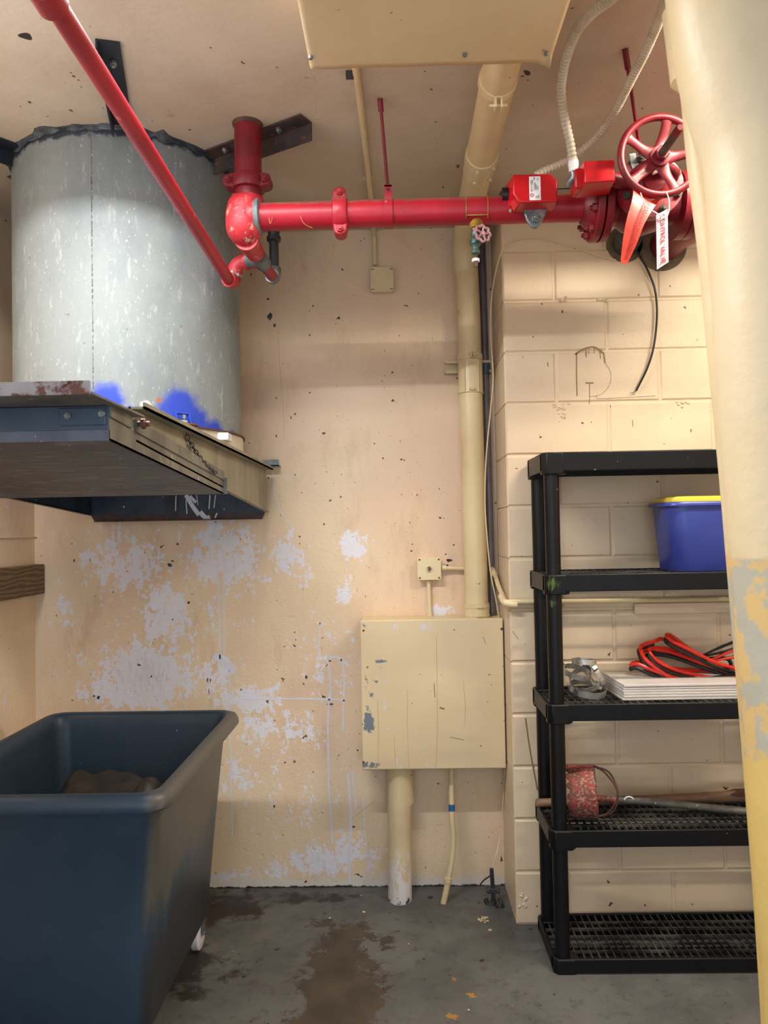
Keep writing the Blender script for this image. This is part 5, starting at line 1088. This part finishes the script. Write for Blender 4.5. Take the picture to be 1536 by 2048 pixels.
red3 = [(1262, 1331, 2.74), (1265, 1327, 2.80), (1285, 1325, 2.82), (1320, 1335, 2.82), (1380, 1340, 2.82), (1440, 1345, 2.80)]
red4 = [(1310, 1282, 2.80), (1284, 1291, 2.78), (1281, 1300, 2.74), (1290, 1318, 2.70), (1320, 1342, 2.675), (1352, 1360, 2.66), (1395, 1368, 2.66), (1430, 1366, 2.665), (1470, 1360, 2.67), (1500, 1352, 2.69)]
red5 = [(1296, 1310, 2.73), (1312, 1330, 2.70), (1350, 1348, 2.68), (1400, 1358, 2.67), (1450, 1352, 2.68), (1495, 1340, 2.70)]
red6 = [(1283, 1306, 2.78), (1300, 1300, 2.80), (1340, 1304, 2.80), (1400, 1325, 2.78), (1450, 1342, 2.74), (1490, 1356, 2.72)]
obj('red_cable', cab_(red1).tube(spline([cq(p) for p in red2], .008), .0074, 10).tube(spline([cq(p) for p in red3], .008), .0074, 10).tube(spline([cq(p) for p in red4], .008), .0074, 10).tube(spline([cq(p) for p in red6], .008), .0074, 10).tube(spline([cq(p) for p in [(1310, 1282, 2.8), (1325, 1278, 2.82), (1350, 1290, 2.83), (1365, 1302, 2.83)]], .008), .0074, 10), M['cable_red'], jc)
sh_ = lambda L, dx, dy, dY=.004: [(a + dx, b + dy, c + dY) for a, b, c in L]
obj('black_cable', cab_(sh_(red1, -3, 8, .0)).tube(spline([cq(p) for p in red5], .008), .0074, 10).tube(spline([cq(p) for p in sh_(red6, 2, 9)], .008), .0074, 10).tube(spline([cq(p) for p in sh_(red2, 3, 9)], .008), .0074, 10).tube(spline([cq(p) for p in sh_(red4, -3, 6, .008)], .008), .0074, 10).tube(spline([cq(p) for p in [(1400, 1320, 2.8), (1430, 1317, 2.8), (1455, 1318, 2.78), (1462, 1330, 2.77), (1450, 1338, 2.76)]], .008), .0074, 10), M['black'], jc)
def clamp(p0, p1, mat, nm, w=.018):
    a, b = cq(p0), cq(p1); d = (b - a).normalized(); u = V(0, 0, 1).cross(d).normalized(); w_ = d.cross(u)
    m = MB()
    for s_ in (-1, 1): m.loft([[a + w_ * (s_ * .002 + q1 * .003) + u * q0 * w * .3 for q0, q1 in ((-1, -1), (1, -1), (1, 1), (-1, 1))], [a.lerp(b, .5) + w_ * (s_ * .010 + q1 * .004) + u * q0 * w * .5 for q0, q1 in ((-1, -1), (1, -1), (1, 1), (-1, 1))], [b + w_ * (s_ * .014 + q1 * .004) + u * q0 * w * .5 for q0, q1 in ((-1, -1), (1, -1), (1, 1), (-1, 1))]])
    return obj(nm, m, M[mat], jc, bevel=.002)
clamp((1405, 1312, 2.80), (1482, 1286, 2.78), 'black', 'black_clamp'); clamp((1420, 1322, 2.76), (1490, 1300, 2.74), 'cable_red', 'red_clamp')
# metal straps
rnd = random.Random(21)
def loop(c, r, ax, w, a0, a1, label):
    ax = Vector(ax).normalized(); u = ax.orthogonal().normalized(); v_ = ax.cross(u)
    m = MB(); rings = []; n = 44
    for k in range(n + 1):
        q = a0 + (a1 - a0) * k / n; rad = (u * math.cos(q) + v_ * math.sin(q)); rr2 = r * (1 + .05 * math.sin(2 * q + a0))
        p = c + rad * rr2; rings.append([p - ax * w / 2, p + ax * w / 2, p + ax * w / 2 + rad * .001, p - ax * w / 2 + rad * .001])
    m.loft(rings); o = thing('metal_strap', label, 'metal strap', tuple(c), 'loops of silver metal strap on the third shelf')
    obj('band', m, M['strap'], o, smooth=50)
    q = a0; rad = (u * math.cos(q) + v_ * math.sin(q)); p = c + rad * (r + .003)
    tn = ax.cross(rad); o2 = MB().box((-.008, -.004, -w * .6), (.008, .005, w * .6), Matrix(((tn.x, rad.x, ax.x, p.x), (tn.y, rad.y, ax.y, p.y), (tn.z, rad.z, ax.z, p.z), (0, 0, 0, 1)))); obj('screw_clip', o2, M['galv'], o, bevel=.001)
c0 = at(1170, 1362, 2.75)
loop(V(c0.x + .0, 2.755, z3 + .128), .045, (.05, .1, 1), .018, 1.0, 7.0, 'silver metal strap loop lying flat on top of the strap heap')
loop(V(c0.x - .03, 2.745, z3 + .092), .05, (.25, -.25, 1), .020, 2.0, 8.0, 'silver metal strap loop leaning left in the strap heap')
loop(V(c0.x + .005, 2.76, z3 + .062), .060, (-.3, -.45, 1), .022, .3, 6.3, 'silver metal strap loop tilted in middle of the strap heap')
loop(V(c0.x + .01, 2.752, z3 + .030), .062, (.12, -.25, 1), .024, 3.0, 9.1, 'silver metal strap loop lying lowest in the strap heap')
loop(V(c0.x + .035, 2.76, z3 + .076), .052, (1, .25, .5), .016, 1.6, 7.6, 'silver metal strap loop standing upright at right of heap')
# tools on shelf 4
z4 = tops[3] - .001
cc_ = V(at(1165, 1598, 2.74).x, 2.74, z4 + .098)
hs = thing('rusty_can', 'rusty red toothed can with wire handle lying on the fourth shelf', 'can', (cc_.x, cc_.y, z4))
m = MB(); ax = V(1, -.22, .06).normalized(); u = V(0, 0, 1) - ax * ax.z; u.normalize(); w = ax.cross(u); n = 64; RR = .092; rings = []
for off_, R2 in ((-.048, RR), (.045, RR), (.05, RR - .006), (.05, .02)):
    rings.append([cc_ + ax * (off_ + (.005 * (1 if k % 4 < 2 else -1) if off_ < 0 else 0)) + (u * math.cos(2 * math.pi * k / n) + w * math.sin(2 * math.pi * k / n)) * R2 for k in range(n)])
rings.append([p for p in rings[-1]]); inner = [[cc_ + ax * (off_ + (.005 * (1 if k % 4 < 2 else -1) if off_ < 0 else 0)) + (u * math.cos(2 * math.pi * k / n) + w * math.sin(2 * math.pi * k / n)) * (RR - .003) for k in range(n)] for off_ in (.042, -.048)]
m.loft([rings[0], rings[1], rings[2], rings[3], [cc_ + ax * .046 + (p - cc_ - ax * .05) for p in rings[3]], inner[0], inner[1]], True); m.f = [f for f in m.f if len(f) < n]
m.add(rings[3], [tuple(range(n))]); obj('shell', m, M['can'], hs, smooth=40)
for dq, rr3 in ((0, .088), (.25, .080)):
    pts = spline([cc_ + ax * .045 + u * RR, cc_ + ax * (.085 + dq * .06) + u * RR * .72 , cc_ + ax * (.122) + V(0, 0, 0) + w * .01, cc_ + ax * (.09 + dq * .05) - u * RR * .75, cc_ + ax * .045 - u * RR * .98], .01)
    obj('wire_handle', MB().tube(pts, .0035, 8), M['rust'], hs)
def rodobj(name, label, cat, pts, rs, mat, seg=16): return tag(obj(name, MB().tube([at(*p) for p in pts], rs, seg), M[mat], loc=tuple(at(*pts[0]))), label, cat)
zr4 = z4 + .016
def onz(px, Y, z_):  # x from pixel at given depth
    return V(at(px, 1600, Y).x, Y, z_)
hd = thing('tool_handle', 'long pale wooden tool handle across the back of the fourth shelf', 'tool', tuple(onz(1072, 2.87, z4)))
hz = at(1072, 1606, 2.85).z
hd_l = at(1072, 1606, 2.85); hd_r = V(1.40, 2.87, hd_l.z + .012)
obj('handle', MB().tube([hd_l, hd_l + V(.004, 0, 0), hd_l.lerp(hd_r, .5), hd_l.lerp(hd_r, .8), hd_r], [.012, .0155, .015, .02, .024], 16), M['wood'], hd)
gp_ = thing('grey_pipe', 'scuffed grey metal pipe lying in front of the wooden handle', 'pipe', tuple(onz(1190, 2.78, z4)))
ga, gb_ = at(1192, 1597, 2.80), at(1530, 1626, 2.76)
obj('pipe', MB().tube([ga, ga.lerp(gb_, .3) + V(0, 0, .004), gb_], [.012, .012, .014], 16), M['grey_pipe'], gp_)
obj('hook_band', MB().tube(arc(at(1258, 1604, 2.785), V(-1, 0, 0), V(0, 0, 1), .019, 0, math.pi, 12), .003, 8), M['white'], gp_, label='white hook on the pipe')
obj('red_end', MB().cyl(ga, ga.lerp(gb_, .13), .0132, 16), M['can'], gp_)
bx_ = at(1462, 1590, 2.83); tag(obj('dark_blade', MB().prism([at(x, y, 2.84) for x, y in ((1462, 1591), (1480, 1586), (1530, 1585), (1530, 1596), (1480, 1594))], (0, .05, 0)), M['rust'], loc=tuple(bx_), bevel=.003), 'dark rusty blade end lying over the wooden handle at right', 'tool')
